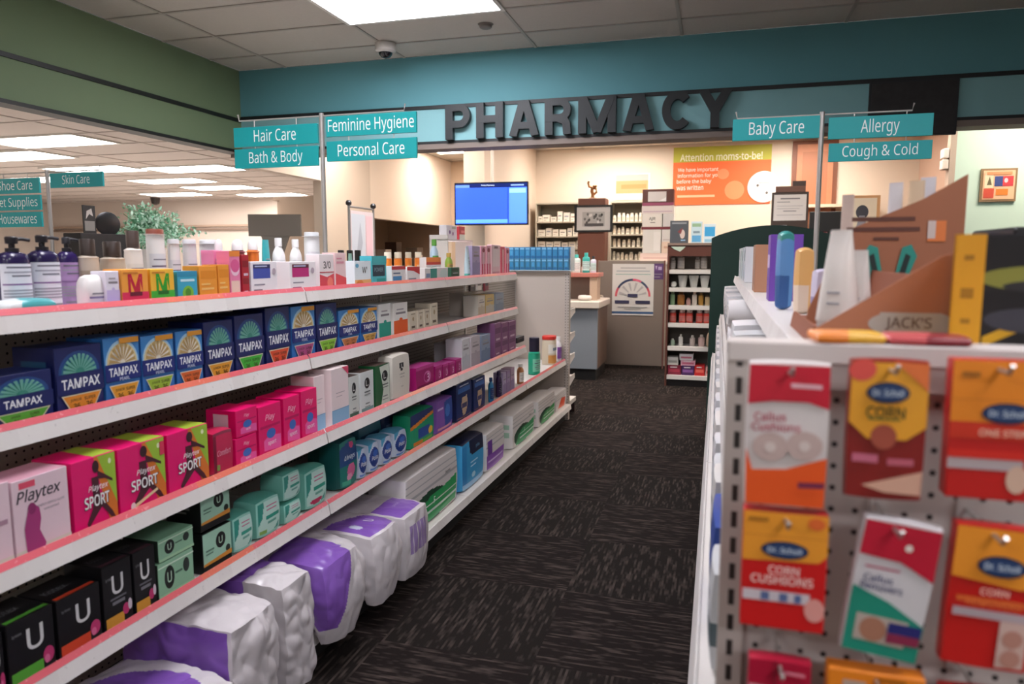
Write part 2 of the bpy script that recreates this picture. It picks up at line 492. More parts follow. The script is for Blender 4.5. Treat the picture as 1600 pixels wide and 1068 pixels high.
# ------------------------------------------------------------------ PHARMACY letters and the dark square sign
LETTER_X = ((-2.309, -2.081), (-2.028, -1.788), (-1.737, -1.475), (-1.426, -1.203), (-1.144, -0.833), (-0.781, -0.525), (-0.469, -0.225), (-0.186, 0.067))
LETTER_LABEL = ('dark block letter P opening the word on the blue fascia', 'dark block letter H second on the fascia', 'dark block letter A between H and R', 'dark block letter R between two letters A and M', 'dark block letter M in the fascia word', 'dark block letter A between M and C', 'dark block letter C before the Y', 'dark block letter Y ending the fascia word')
def arc(cx, cz, rx, rz, a0, a1, n=14):
    return [(cx + rx * math.cos(math.radians(a0 + (a1 - a0) * i / n)), cz + rz * math.sin(math.radians(a0 + (a1 - a0) * i / n))) for i in range(n + 1)]
def letter_strokes(ch, W):
    """heavy strokes (path, width) of a block letter W wide and 1 high"""
    s = .23
    if ch == 'P': return [([(s / 2, 0), (s / 2, 1)], s), ([(0, .90), (W - .33, .90)] + arc(W - .335, .665, .225, .235, 90, -90) + [(0, .43)], .20)]
    if ch == 'R': return [([(s / 2, 0), (s / 2, 1)], s), ([(0, .90), (W - .33, .90)] + arc(W - .335, .68, .225, .22, 90, -90) + [(0, .46)], .20), ([(W - .36, .46)] + arc(W - .30, .24, .17, .18, 90, 0, 6) + [(W - .11, 0)], .22)]
    if ch == 'H': return [([(s / 2, 0), (s / 2, 1)], s), ([(W - s / 2, 0), (W - s / 2, 1)], s), ([(s / 2, .53), (W - s / 2, .53)], .20)]
    if ch == 'A': return [([(.12, 0), (W / 2 - .03, 1)], s), ([(W - .12, 0), (W / 2 + .03, 1)], s), ([(.26, .30), (W - .26, .30)], .19)]
    if ch == 'M': return [([(s / 2, 0), (s / 2, 1)], s), ([(W - s / 2, 0), (W - s / 2, 1)], s), ([(.13, 1), (W / 2, .0)], .24), ([(W - .13, 1), (W / 2, .0)], .24)]
    if ch == 'C': return [(arc(W / 2, .5, W / 2 - .115, .395, 42, 318, 30), .22)]
    return [([(.12, 1), (W / 2, .45)], .24), ([(W - .12, 1), (W / 2, .45)], .24), ([(W / 2, 0), (W / 2, .52)], s)]
for ch, (x0, x1), lab in zip('PHARMACY', LETTER_X, LETTER_LABEL):
    zb, H = 2.472, .295
    W = (x1 - x0) / H
    mb = MB()
    for k, (path, wd) in enumerate(letter_strokes(ch, W)):
        L, R = [], []
        for i, p in enumerate(path):
            a, b = path[max(i - 1, 0)], path[min(i + 1, len(path) - 1)]
            dx, dz = b[0] - a[0], b[1] - a[1]
            q = math.hypot(dx, dz)
            nx, nz = -dz / q * wd / 2, dx / q * wd / 2
            cl = lambda v, m: min(max(v, 0), m)
            L.append((cl(p[0] + nx, W) * H, cl(p[1] + nz, 1) * H)); R.append((cl(p[0] - nx, W) * H, cl(p[1] - nz, 1) * H))
        for i in range(len(path) - 1):
            mb.prism([L[i], L[i + 1], R[i + 1], R[i]], -.065 - .0015 * k, -.013, M('#1c2124', .5))
    tag(mb.build('fascia_letter', loc=(x0, YF, zb)), lab, 'letter', 'letters of the word pharmacy')
s = empty('plaque', 'dark square plaque on the blue fascia above the Allergy sign', 'sign', (1.34, YF, 2.55))
mb = MB(); mb.box(-.295, .295, -.03, 0, -.2, .2, M('#202226', .6)); mb.build('board', s)
mb = MB(); mb.box(-.28, .28, -.034, -.03, -.185, .185, M('#292829', .7, grain=.5, scale=18)); mb.build('face', s)

# ------------------------------------------------------------------ products: front faces look along -y, base at z = 0
def carton(name, w, d, h, base, front=(), side=(), top=(), side_col=None, top_col=None, rough=0.38):
    mb = MB()
    mb.box(-w / 2, w / 2, 0, d, 0, h, M(base, rough), c=0.0012)
    F, S, T = box_faces(w, d, h)
    side = ([('r', .01, .01, .99, .99, side_col)] if side_col else []) + list(side)
    top = ([('r', .01, .01, .99, .99, top_col)] if top_col else []) + list(top)
    decals(mb, F, front, w, h); decals(mb, S, side, d, h); decals(mb, T, top, w, d)
    return mb.build(name)

def pillow(w, d, h, k=0.10, seed=0, crumple=0.0, droop=0.0, lip=0.0):
    """soft pack surface: a cube whose edges are drawn in"""
    def P(a, b, c):
        x, y, z = a, b, c
        s = 1 - k * 0.5 * (b * b + c * c)
        t = 1 - k * 0.5 * (a * a + c * c)
        r = 1 - k * 0.5 * (a * a + b * b)
        q = Vector((x * s * w / 2, d / 2 + y * t * d / 2, h / 2 + z * r * h / 2))
        if crumple:
            n = noise.noise_vector(q * 9.0 + Vector((seed * 3.1, seed, 0)))
            m = noise.noise_vector(q * 26.0 + Vector((seed, 0, seed * 2.3)))
            r1 = abs(noise.noise(q * 11.0 + Vector((seed * 1.7, 3.0, seed)))); r2 = abs(noise.noise(q * 23.0 + Vector((seed, seed * 0.7, 9.0))))
            q += n * crumple * 0.6 + m * crumple * 0.3 + (q - Vector((0, d / 2, h / 2))).normalized() * crumple * ((r1 - .2) * 2.2 + (r2 - .2) * 1.1)
            q.z = max(q.z, 0.0)
        if droop and q.y < lip:
            f = min(1.0, (lip - q.y) / .022)
            q.z -= droop * f * (1 - max(0.0, min(1.0, q.z / h))) ** 1.3
        return q
    return P

def soft_pack(name, w, d, h, base, front=(), side_col=None, top_col=None, k=0.12, n=10, crumple=0.0, seed=0, rough=0.35, zone=None, texts=(), flat=False, droop=0.0, lip=0.0):
    """zone(a, b, c) -> colour or None picks printed areas over the whole wrap, in -1..1 coordinates"""
    mb = MB()
    P = pillow(w, d, h, k, seed, crumple, droop, lip)
    g = [-1 + 2 * i / n for i in range(n + 1)]
    faces = ((lambda a, b: (a, -1, b)), (lambda a, b: (-a, 1, b)), (lambda a, b: (-1, -a, b)), (lambda a, b: (1, a, b)), (lambda a, b: (a, b, 1)), (lambda a, b: (a, -b, -1)))
    cols = {}
    verts, index = [], {}
    def vid(p):
        key = (round(p[0], 4), round(p[1], 4), round(p[2], 4))
        if key not in index:
            index[key] = len(verts); verts.append(P(*p))
        return index[key]
    buckets = {}
    for fi, f in enumerate(faces):
        for j in range(n):
            for i in range(n):
                q = [f(g[i], g[j]), f(g[i + 1], g[j]), f(g[i + 1], g[j + 1]), f(g[i], g[j + 1])]
                mid = [sum(t[r] for t in q) / 4 for r in range(3)]
                col = base
                if zone:
                    col = zone(*mid) or base
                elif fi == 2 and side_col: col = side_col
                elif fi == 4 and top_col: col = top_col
                if fi == 0 and not flat:
                    u, v = (mid[0] + 1) / 2, (mid[2] + 1) / 2
                    for it in front:
                        if it[0] == 'r' and it[1] <= u <= it[3] and it[2] <= v <= it[4]: col = it[5]
                        elif it[0] == 'e' and ((u - it[1]) / it[3]) ** 2 + ((v - it[2]) / it[4]) ** 2 <= 1: col = it[5]
                        elif it[0] == 'p' and inside(u, v, it[1]): col = it[2]
                buckets.setdefault(col, []).append([vid(t) for t in q])
    first = True
    for col, fs in buckets.items():
        k2 = mb.slot(M(col, rough))
        for f in fs:
            mb.f.append(f); mb.mi.append(k2)
    mb.v = [tuple(p) for p in verts]
    def F(u, v, e):
        p = P(2 * u - 1, -1, 2 * v - 1)
        return (p.x, p.y - e - 0.0012, p.z)
    decals(mb, F, front if flat else [t for t in front if t[0] == 't'], w, h, e0=.0008 if flat else .0004)
    if texts:
        def T(u, v, e):
            p = P(2 * u - 1, 2 * v - 1, 1)
            return (p.x, p.y, p.z + e + 0.002)
        decals(mb, T, texts, w, d)
    return mb.build(name, smooth=True)

def inside(u, v, pts):
    r = False
    for i in range(len(pts)):
        (x0, y0), (x1, y1) = pts[i - 1], pts[i]
        if (y0 > v) != (y1 > v) and u < (x1 - x0) * (v - y0) / (y1 - y0) + x0:
            r = not r
    return r

def round_label(mb, w, d, z0, z1, col, power=2.6, e=0.0006, span=0.8, n=14):
    """label wrapped round the front half of a bottle of superellipse section"""
    P = []
    for z in (z0, z1):
        for i in range(n + 1):
            a = -PI / 2 + (i / n - 0.5) * PI * span * 1.15
            ca, sa = math.cos(a), math.sin(a)
            q = (abs(ca) ** power + abs(sa) ** power) ** (-1.0 / power)
            P.append(((w / 2 + e) * q * ca, d / 2 + (d / 2 + e) * q * sa, z))
    mb.add(P, [(i, i + 1, i + n + 2, i + n + 1) for i in range(n)], col)

def bottle(name, w, d, h, col, cap, label=None, neck=0.82, cap_w=0.42, power=2.6, lines=True, rough=0.3, cap_r=0.4, shoulder=0.9, dome=False, square=False):
    """Empty > body, cap, label"""
    root = bpy.data.objects.new(name, None); COL.objects.link(root); root.empty_display_size = 0.03
    c = (0, d / 2, 0)
    b = MB()
    hb = h * neck
    b.lathe([(0.46, 0), (0.5, 0.004), (0.5, hb * shoulder * 0.9), (0.48, hb * shoulder), (0.5 * (cap_w + 0.35), hb * (0.35 + 0.65 * shoulder) if shoulder < 0.98 else hb * 0.995), (0.5 * cap_w * 0.9, hb)], M(col, rough), n=22, sx=w, sy=d, c=c, power=power)
    b.build('body', root, smooth=True)
    k = MB()
    cw = w * cap_w
    if dome:
        prof = [(0.5, hb), (0.5, hb + (h - hb) * .35), (0.46, hb + (h - hb) * .62), (0.34, hb + (h - hb) * .86), (0.12, h)]
    else:
        prof = [(0.5, hb), (0.5, h - 0.003), (0.46, h)]
    k.lathe(prof, M(cap, cap_r), n=18, sx=cw, sy=min(cw, d) if not square else cw, c=c, power=8.0 if square else 2.0)
    k.build('cap', root, smooth=True)
    if label:
        l = MB()
        z0, z1 = hb * 0.14, hb * 0.70
        round_label(l, w, d, z0, z1, M(label, 0.5), power)
        if lines:
            for t, (q, span) in enumerate(((0.84, .5), (0.66, .62), (0.48, .45), (0.34, .6), (0.2, .5))):
                zc = z0 + (z1 - z0) * q
                round_label(l, w, d, zc - h * 0.008, zc + h * 0.010, M('#7c7a84' if t != 1 else '#5c4a6a', 0.5), power, e=0.001, span=span)
        l.build('label', root, smooth=True)
    return root

def pump_bottle(name, w, d, h, col, label):
    root = bpy.data.objects.new(name, None); COL.objects.link(root); root.empty_display_size = 0.03
    c = (0, d / 2, 0)
    hb = h * 0.80
    b = MB()
    b.lathe([(0.47, 0), (0.5, 0.004), (0.5, hb * .86), (0.46, hb * .93), (0.34, hb * .975), (0.2, hb)], M(col, 0.25), n=26, sx=w, sy=d, c=c, power=3.2)
    b.build('body', root, smooth=True)
    p = MB()
    p.lathe([(0.21, hb), (0.21, hb + h * .045), (0.1, hb + h * .05), (0.1, hb + h * .10), (0.19, hb + h * .105), (0.2, h * .985), (0.16, h)], M('#17141c', 0.4), n=16, sx=w, sy=w, c=c)
    p.tube([(0, d / 2, h * .965), (w * .35, d / 2 - .002, h * .97), (w * .62, d / 2 - .004, h * .955)], 0.0045, M('#17141c', 0.4))
    p.build('pump_head', root, smooth=True)
    l = MB()
    round_label(l, w, d, hb * .03, hb * .80, M(label, 0.5), 3.2, span=0.86)
    for q, s, cc in ((.74, .5, '#70707c'), (.66, .6, '#9a9aa6'), (.60, .35, '#70707c'), (.46, .72, '#8a6a9a'), (.36, .7, '#9c9ca6'), (.31, .7, '#9c9ca6'), (.26, .7, '#9c9ca6'), (.21, .6, '#9c9ca6'), (.09, .5, '#8a8a94')):
        round_label(l, w, d, hb * q - .0015, hb * q + .0022, M(cc, 0.5), 3.2, e=0.001, span=s)
    l.build('label', root, smooth=True)
    return root

def tube_pack(name, w, d, h, col, cap, taper=1.0):
    root = bpy.data.objects.new(name, None); COL.objects.link(root); root.empty_display_size = 0.03
    c = (0, d / 2, 0)
    k = MB(); hc = h * 0.14
    k.lathe([(0.44, 0), (0.46, 0.003), (0.46, hc)], M(cap, .35), n=18, sx=w, sy=d, c=c, power=3)
    k.build('cap', root, smooth=True)
    b = MB(); n = 20; v = []; F = []
    for z, sy in ((hc, 1.0), (h * .45, .9), (h * .8, .5), (h * .97, .08), (h, .08)):
        for i in range(n):
            a = 2 * PI * i / n
            ca, sa = math.cos(a), math.sin(a)
            q = (abs(ca) ** 2.6 + abs(sa) ** 2.6) ** (-1 / 2.6)
            tx = 1 - (1 - taper) * max(0.0, (z - hc) / (h - hc))
            v.append((w * .5 * q * ca * tx, d / 2 + d * .5 * sy * q * sa, z))
    for j in range(4):
        for i in range(n):
            F.append((j * n + i, j * n + (i + 1) % n, (j + 1) * n + (i + 1) % n, (j + 1) * n + i))
    F += [list(range(n - 1, -1, -1)), [4 * n + i for i in range(n)]]
    b.add(v, F, M(col, .3))
    body = b.build('body', root, smooth=True)
    l = MB()
    for q, s in ((.62, .55), (.5, .4), (.44, .5), (.3, .5)) if taper > .9 else ((.4, .3), (.3, .3)):
        l.box(-w * .5 * s, w * .5 * s, -.0008 + d * (.5 - .5 * (1 - .1 * q / .45 if q < .45 else .9 - (q - .45) * 1.1)), d * .5, h * q, h * (q + .022), '#a9aab0')
    l.build('print', root)
    return root

def jar(name, w, d, h, col, lid, band=None):
    root = bpy.data.objects.new(name, None); COL.objects.link(root); root.empty_display_size = 0.03
    c = (0, w / 2, 0)
    b = MB()
    b.lathe([(.46, 0), (.5, .006), (.5, h * .8), (.47, h * .86), (.4, h * .88)], M(col, .35), n=24, sx=w, sy=w, c=c, power=3.5)
    b.build('body', root, smooth=True)
    k = MB()
    k.lathe([(.49, h * .88), (.5, h * .98), (.47, h)], M(lid, .4), n=24, sx=w, sy=w, c=c, power=3.5)
    k.build('lid', root, smooth=True)
    if band:
        l = MB()
        round_label(l, w, w, h * .06, h * .34, M(band, .5), 3.5)
        round_label(l, w, w, h * .40, h * .72, M('#e6dfd2', .5), 3.5, e=.0004)
        round_label(l, w, w, h * .5, h * .6, M('#7a8a9a', .5), 3.5, e=.001, span=.45)
        l.build('label', root, smooth=True)
    return root

def tub(name, w, d, h):
    mb = MB()
    mb.lathe([(.42, 0), (.5, h * .08), (.5, h * .55), (.47, h * .78), (.38, h * .93), (.2, h)], M('#ece8e4', .35), n=26, sx=w, sy=d, c=(0, d / 2, 0), power=3)
    round_label(mb, w, d, h * .3, h * .36, M('#8a7fa0', .5), 3, span=.4)
    round_label(mb, w, d, h * .42, h * .47, M('#8f8c90', .5), 3, span=.3)
    return mb.build(name, smooth=True)

FAN = [(0.5 + 0.36 * math.cos(a * PI / 12), 0.60 + 0.30 * math.sin(a * PI / 12)) for a in range(13)]
def fan(r, rv):
    return [(0.5 + r * math.cos(a * PI / 12), 0.60 + rv * math.sin(a * PI / 12)) for a in range(13)]
def rays(r0, r1, n, col):
    out = []
    for i in range(n):
        a = PI * (i + .5) / n; da = PI / n * .28
        out.append(('p', [(.5 + r0 * math.cos(a - da), .6 + r0 * .8 * math.sin(a - da)), (.5 + r1 * math.cos(a - da), .6 + r1 * .8 * math.sin(a - da)), (.5 + r1 * math.cos(a + da), .6 + r1 * .8 * math.sin(a + da)), (.5 + r0 * math.cos(a + da), .6 + r0 * .8 * math.sin(a + da))], col))
    return out
RUNNERS = ([(.50, .86), (.56, .80), (.57, .68), (.72, .66), (.90, .58), (.90, .62), (.72, .72), (.60, .78)], [(.42, .72), (.57, .72), (.60, .40), (.44, .38)], [(.44, .42), (.60, .42), (.86, .16), (.92, .06), (.82, .08), (.62, .28), (.40, .12), (.30, .04), (.26, .10), (.40, .28)])

def make(s, name, w, d, h, a):
    """build one product of style s; returns its top-level object"""
    if s in ('tdark', 'tpearl'):
        trap = [(.10, .27), (.90, .27), (.72, .03), (.28, .03)]
        rim = [(.07, .285), (.93, .285), (.735, .01), (.265, .01)]
        nums = [('t', 'JUNIOR', .36, .20, .05, .26, '#3a3018'), ('t', 'SUPER', .66, .20, .05, .26, '#3a3018'), ('t', '36', .37, .11, .08, .16, '#3a3018'), ('t', '36', .64, .11, .08, .16, '#3a3018')]
        if s == 'tdark':
            dec = [('p', fan(.44, .33), '#244a86'), ('p', fan(.38, .27), '#2f6f8c'), ('p', fan(.30, .21), '#3f8f7e')] + rays(.10, .36, 11, '#6fb0a0') + [('r', 0, .30, 1, .60, '#17215e'), ('t', 'TAMPAX', .5, .45, .15, .82, '#eef0f4', .03)]
            base = '#18235f'
        else:
            dec = [('r', 0, .60, 1, 1, '#3f86c8'), ('p', fan(.47, .36), '#a8cfe6'), ('p', fan(.43, .31), '#e2cf9c'), ('p', fan(.36, .25), '#ece4d4')] + rays(.08, .38, 9, '#b99a62') + [('r', .42, .90, .98, .985, '#e09a34'), ('r', 0, .34, 1, .60, '#1a2a74'), ('t', 'TAMPAX', .5, .48, .13, .82, '#eef0f4', .03), ('t', 'PEARL', .52, .365, .05, .3, '#c8d4ec')]
            base = '#2f6fb6'
        dec += [('p', rim, '#d8d2b8'), ('p', trap, a[0])] + nums
        return carton(name, w, d, h, base, dec, side=[('r', .1, .15, .9, .4, '#2c3a78'), ('r', .2, .5, .8, .8, '#2a5a80')], top=[('r', .1, .1, .9, .9, '#1c2a66')] if s == 'tdark' else [])
    if s == 'sport':
        dec = [('p', [(.5, .99), (.99, .99), (.99, .05), (.80, .02)], '#d8762c'), ('p', [(.58, .99), (.99, .99), (.99, .25)], '#9cc03c'), ('e', .86, .88, .035, .04, '#e8efc0')]
        dec += [('e', .53, .86, .075, .085, '#3a1c24')] + [('p', q, '#4a1e2a') for q in RUNNERS]
        if a[0] == 1:
            dec += [('p', [(.26, .10), (.78, .24), (.80, .20), (.28, .05)], '#e8cfa0'), ('e', .25, .09, .05, .06, '#f2d8d8'), ('r', .88, .72, .98, .93, '#d83a5a')]
        dec += [('t', 'Playtex', .56, .56, .11, .46, '#f4e8ea', .015, .3), ('t', 'SPORT', .52, .385, .18, .60, '#2a1a20', .075), ('t', 'SPORT', .515, .39, .165, .57, '#f2f0ee', .035)]
        return carton(name, w, d, h, '#e40c6c', dec, top=[('p', [(.5, .02), (.99, .02), (.99, .98), (.62, .98)], '#a8c23c')], side=[('r', .15, .2, .85, .5, '#b00a54')])
    if s in ('playtex', 'paleplain'):
        dec = [('r', 0, 0, 1, .1, '#d9cfc2'), ('r', .12, .88, .40, .96, '#e0506a')]
        if s == 'playtex':
            dec += [('t', 'Playtex', .46, .76, .20, .80, '#4a444c', .02, .25), ('t', 'SIMPLY GENTLE GLIDE', .66, .60, .03, .5, '#8f868e'), ('t', 'unscented', .66, .54, .035, .35, '#8f868e'), ('p', [(.18, .06), (.16, .36), (.24, .58), (.34, .66), (.44, .58), (.46, .44), (.42, .30), (.52, .10), (.48, .03), (.24, .03)], '#a83a78'), ('e', .31, .60, .07, .075, '#8c2c64')]
        else:
            dec += [('r', .3, .5, .8, .56, '#b08a9c')]
        return carton(name, w, d, h, '#e6cbd4', dec, top_col='#d49cac')
    if s == 'pouch':
        return soft_pack(name, w, d, h, a[0], [('r', 0, .90, 1, 1, '#8a3048'), ('t', 'Comfort', .5, .5, .14, .7, '#e8a8bc', .01, .3), ('r', .1, .1, .3, .22, '#7a9a4a'), ('r', 0, 0, .14, .9, a[1])], n=14)
    if s == 'pinkbox':
        dec = [('r', .06, .55, .94, .60, '#c40a5c'), ('p', [(.2, .10), (.95, .06), (.95, .34), (.45, .40), (.2, .3)], '#ee5aa4'), ('t', 'Play', .5, .74, .16, .5, '#f4b8d0', .01, .3), ('e', .52, .42, .2, .10 if a[0] else .14, '#3f6ab8'), ('t', 'sport', .55, .22, .10, .5, '#f6dbe8')]
        return carton(name, w, d, h, '#e60a68', dec, side=[('r', .25, .2, .75, .85, '#ecc8d4')])
    if s == 'whiteblue':
        dec = [('r', 0, 0, 1, .27, '#8cb6d6'), ('r', 0, .27, 1, .285, '#6f9cc4'), ('r', .25, .56, .75, .575, '#b8a8ac'), ('r', .25, .50, .6, .512, '#b8a8ac')]
        if a[0]: dec += [('p', [(.62, 1), (1, 1), (1, .84)], '#d84a6a')]
        return carton(name, w, d, h, '#ead8d8', dec)
    if s == 'organic':
        dec = [('r', 0, 0, 1, 1, a[1])] if a[1] == '#1f5a34' else []
        dec += [('p', [(.3, .96), (.98, .99), (.98, .04), (.36, .02), (.55, .4)], a[0])] if dec else [('r', .05, .02, .95, .14, a[1])]
        cx = .66 if a[1] == '#1f5a34' else .5
        dec += [('e', cx, .72, .20, .13, '#15171a'), ('t', 'L.', cx, .72, .14, .2, '#e8e8e4', .02), ('r', cx - .22, .50, cx + .22, .53, '#5a5c5c'), ('r', cx - .22, .44, cx + .22, .46, '#5a5c5c'), ('r', cx - .16, .22, cx + .16, .25, '#7c7e7e'), ('r', cx - .2, .15, cx + .2, .17, '#7c7e7e')]
        return carton(name, w, d, h, a[0] if a[1] != '#1f5a34' else '#1f5a34', dec, top_col='#4a3a34')
    if s == 'organicbag':
        return soft_pack(name, w, d, h, '#d9d2c6', [('e', .52, .74, .13, .10, '#15171a'), ('t', 'L.', .52, .74, .10, .14, '#e8e8e4', .02), ('t', 'CHLORINE FREE', .5, .55, .028, .7, '#4a4846'), ('t', 'ULTRA THIN', .5, .48, .03, .5, '#5a5856'), ('t', 'LINERS', .5, .26, .03, .4, '#7a7876')], n=16)
    if s == 'magenta':
        return carton(name, w, d, h, '#a01466', [('r', 0, .86, 1, 1, '#c03c8a'), ('e', .62, .48, .2, .26, '#d068a8'), ('e', .58, .48, .13, .18, '#a01466'), ('t', '3', .66, .46, .34, .3, '#f0c8e0', .02), ('r', .08, .1, .9, .2, '#7c0a4c')], top_col='#b8408a')
    if s == 'two':
        return carton(name, w, d, h, a[0], [('r', 0, 0, 1, .48, a[1]), ('r', .15, .66, .85, .72, '#8c8488'), ('r', .2, .78, .7, .82, '#a8a0a4'), ('e', .5, .5, .12, .05, a[1])])
    if s == 'two2':
        return carton(name, w, d, h, a[0], [('r', .06, .70, .94, .86, a[1]), ('r', .06, .30, .94, .44, a[1]), ('r', .2, .5, .8, .56, '#d8c0d0'), ('r', .2, .1, .7, .14, '#d8c0d0')])
    if s == 'cream':
        return carton(name, w, d, h, '#d9cdb8', [('e', .5, .64, .12, .10, '#a8906a'), ('r', .25, .22, .75, .32, '#5a4a3c'), ('r', .2, .84, .8, .89, '#9a8c78'), ('r', .1, .08, .9, .12, '#b8a890')], top_col='#a89a86')
    if s == 'ubox':
        low = a[1]
        dec = [('t', 'U', .58 if low else .5, .62 if low else .66, .36 if low else .30, .4, '#dcdcdc', .02), ('t', 'by Kotex', .2, .78, .06, .2, '#8c8c90')]
        if low:
            dec += [('r', .04, .05, .72, .22, a[0]), ('e', .84, .24, .12, .13, '#c43a72'), ('e', .80, .18, .06, .07, '#e0709c')]
        else:
            dec += [('r', .22, .44, .78, .47, '#6a6a70'), ('r', .28, .36, .72, .41, '#7a7a80'), ('r', .04, .04, .66, .20, a[0]), ('e', .74, .22, .12, .09, '#c43a72'), ('e', .88, .26, .07, .09, '#d8c8d4')]
        return carton(name, w, d, h, '#141316', dec, top=[('r', .05, .05, .95, .16, a[0] if low else '#4a2a34'), ('t', 'Kotex', .4, .5, .2, .5, '#6c6c70')])
    if s == 'gbox':
        if a[0] == 0:
            return carton(name, w, d, h, '#93c2a0', [('e', .30, .52, .14, .32, '#1c2420'), ('t', 'U', .30, .52, .3, .12, '#b8dcc0', .02), ('e', .78, .62, .09, .20, '#24302a'), ('r', .46, .52, .66, .58, '#4a6a58'), ('r', 0, .86, 1, .9, '#d8ecd8'), ('r', 0, 0, 1, .12, '#a8d0a8')], side_col='#2a342c', top_col='#7aa888')
        return carton(name, w, d, h, '#121413', [('r', .02, .18, .99, .985, '#a3cfb6'), ('e', .62, .66, .17, .2, '#101412'), ('t', 'U', .62, .66, .18, .14, '#b8dcc0', .02), ('e', .86, .36, .08, .09, '#24302a'), ('p', [(.02, .18), (.99, .18), (.99, .30), (.02, .24)], '#d8923a'), ('r', .1, .52, .38, .56, '#5a7a68'), ('r', .1, .44, .34, .47, '#5a7a68')], side=[('r', .3, .55, .7, .62, '#8a8a8a'), ('r', .3, .45, .6, .5, '#8a8a8a')])
    if s == 'mint':
        dec = [('r', .05, .06, .95, .94, '#bfe2d6'), ('p', [(.05, .94), (.32, .94), (.22, .5), (.05, .3)], '#2f9080'), ('r', .40, .76, .88, .80, '#c0708c'), ('r', .40, .68, .84, .71, '#c0708c'), ('r', .36, .44, .92, .54, '#2f9a84'), ('r', .44, .30, .8, .35, '#6aa898'), ('p', [(.95, .06), (.95, .26), (.72, .06)], '#2f9080')]
        if a[0] == 1: dec += [('r', .1, .06, .4, .16, '#8ab85a')]
        if a[0] == 2: dec += [('e', .5, .14, .3, .07, '#c02a5c')]
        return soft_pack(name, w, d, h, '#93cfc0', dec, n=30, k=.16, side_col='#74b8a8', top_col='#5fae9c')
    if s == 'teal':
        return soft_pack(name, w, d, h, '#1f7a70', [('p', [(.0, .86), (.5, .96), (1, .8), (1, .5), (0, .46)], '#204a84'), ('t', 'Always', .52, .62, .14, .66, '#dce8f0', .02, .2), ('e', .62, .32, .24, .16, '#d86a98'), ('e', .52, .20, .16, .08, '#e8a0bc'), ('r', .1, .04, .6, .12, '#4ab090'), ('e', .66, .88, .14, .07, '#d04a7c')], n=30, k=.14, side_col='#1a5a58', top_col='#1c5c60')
    if s == 'bluewhite':
        return soft_pack(name, w, d, h, '#c6d2e4', [('e', .5, .5, .46, .34, '#1f3f8c'), ('e', .58, .62, .24, .12, '#3a6ac0'), ('t', 'Poise', .5, .48, .16, .62, '#eef2f8', .02, .2), ('p', [(0, 1), (.4, 1), (0, .7)], '#3f9ac0'), ('r', .1, .04, .9, .10, '#5a8ad0')], n=26, k=.2, top_col='#5aa0c0')
    if s == 'plainpack':
        return soft_pack(name, w, d, h, a[0], [('r', .1, .5, .9, .7, a[1]), ('r', .2, .25, .8, .32, '#8aa0b0')], n=12, k=.14)
    if s == 'greenorange':
        return soft_pack(name, w, d, h, '#1f9a70', [('p', [(0, 1), (1, 1), (1, .84), (0, .62)], '#2a3a70'), ('p', [(0, .66), (1, .88), (1, .78), (0, .54)], '#e0862c'), ('r', .3, .2, .8, .5, '#2f4f9a'), ('r', .1, .04, .5, .14, '#e0862c'), ('e', .85, .3, .1, .12, '#e8b83c'), ('r', .5, .03, .95, .12, '#7ab83c')], n=36, k=.08)
    if s == 'purpleblue':
        return soft_pack(name, w, d, h, '#8a5ab0', [('p', [(.45, .9), (1, .98), (1, .2), (.5, .1)], '#2f4fa0'), ('e', .68, .6, .16, .2, '#4a7ac8'), ('r', .08, .7, .4, .76, '#d8c0e4'), ('r', .08, .05, .9, .14, '#e0a0a8')], n=30, k=.08)
    if s == 'navyfig':
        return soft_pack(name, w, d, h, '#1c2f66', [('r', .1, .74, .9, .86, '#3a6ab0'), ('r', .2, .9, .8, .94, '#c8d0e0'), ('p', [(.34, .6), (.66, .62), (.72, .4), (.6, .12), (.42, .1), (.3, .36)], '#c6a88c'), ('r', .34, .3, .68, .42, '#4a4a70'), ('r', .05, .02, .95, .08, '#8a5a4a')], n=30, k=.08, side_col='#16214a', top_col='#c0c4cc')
    if s == 'under':
        st = [('r', .0, v, 1, v + .03, '#a8a6a8') for v in (.62, .74, .86)]
        sw = [('e', .42, .26, .36, .30, '#1f4a34' if a[0] != '#8a4fb0' else '#4a2a6c'), ('p', [(.12, .02), (.98, .02), (.98, .52), (.70, .46), (.44, .46), (.24, .32)], a[0]), ('r', .3, .16, .98, .20, '#d8e8dc'), ('r', .3, .30, .98, .325, '#d8e8dc'), ('t', 'F', .5, .34, .12, .1, '#e8f0e8'), ('t', 'Depend', .78, .68, .07, .24, '#3a3a40', .02)]
        if a[0] == '#e0532c':
            sw = [('p', [(.2, .1), (.8, .04), (.9, .5), (.5, .62)], a[0])]
        if a[0] == '#8a4fb0':
            sw = [('r', .02, .03, .98, .42, a[0]), ('r', .06, .42, .3, .8, '#6a3a94'), ('r', .1, .2, .9, .25, '#d0b8e0')]
        return soft_pack(name, w, d, h, '#d3ccca', st + sw, n=44, k=.08, zone=(lambda x, y, z: ('#9cc0a8' if -.75 < y < .6 and -.5 < z < .45 and int((z + 1) * 6) % 3 else '#dcd8d6') if x < -.97 and a[0] != '#e0532c' else None))
    if s == 'wipes':
        return soft_pack(name, w, d, h, '#3a9ad0', [('p', [(.30, .99), (1, .99), (1, .66), (.44, .66), (.34, .74)], '#141c3c'), ('t', 'poise', .7, .80, .10, .4, '#7ab0d8', .02), ('r', .0, .0, .2, .95, '#2f86c4'), ('r', .36, .5, .7, .53, '#b8dcf0'), ('r', .36, .42, .62, .45, '#b8dcf0'), ('r', .0, .0, 1, .1, '#8ab8dc'), ('e', .5, .22, .08, .06, '#b8dcf0')], n=36, k=.10, side_col='#3fa0d4', top_col='#131a38')
    if s == 'pump':
        return pump_bottle(name, w, d, h, a[0], a[1])
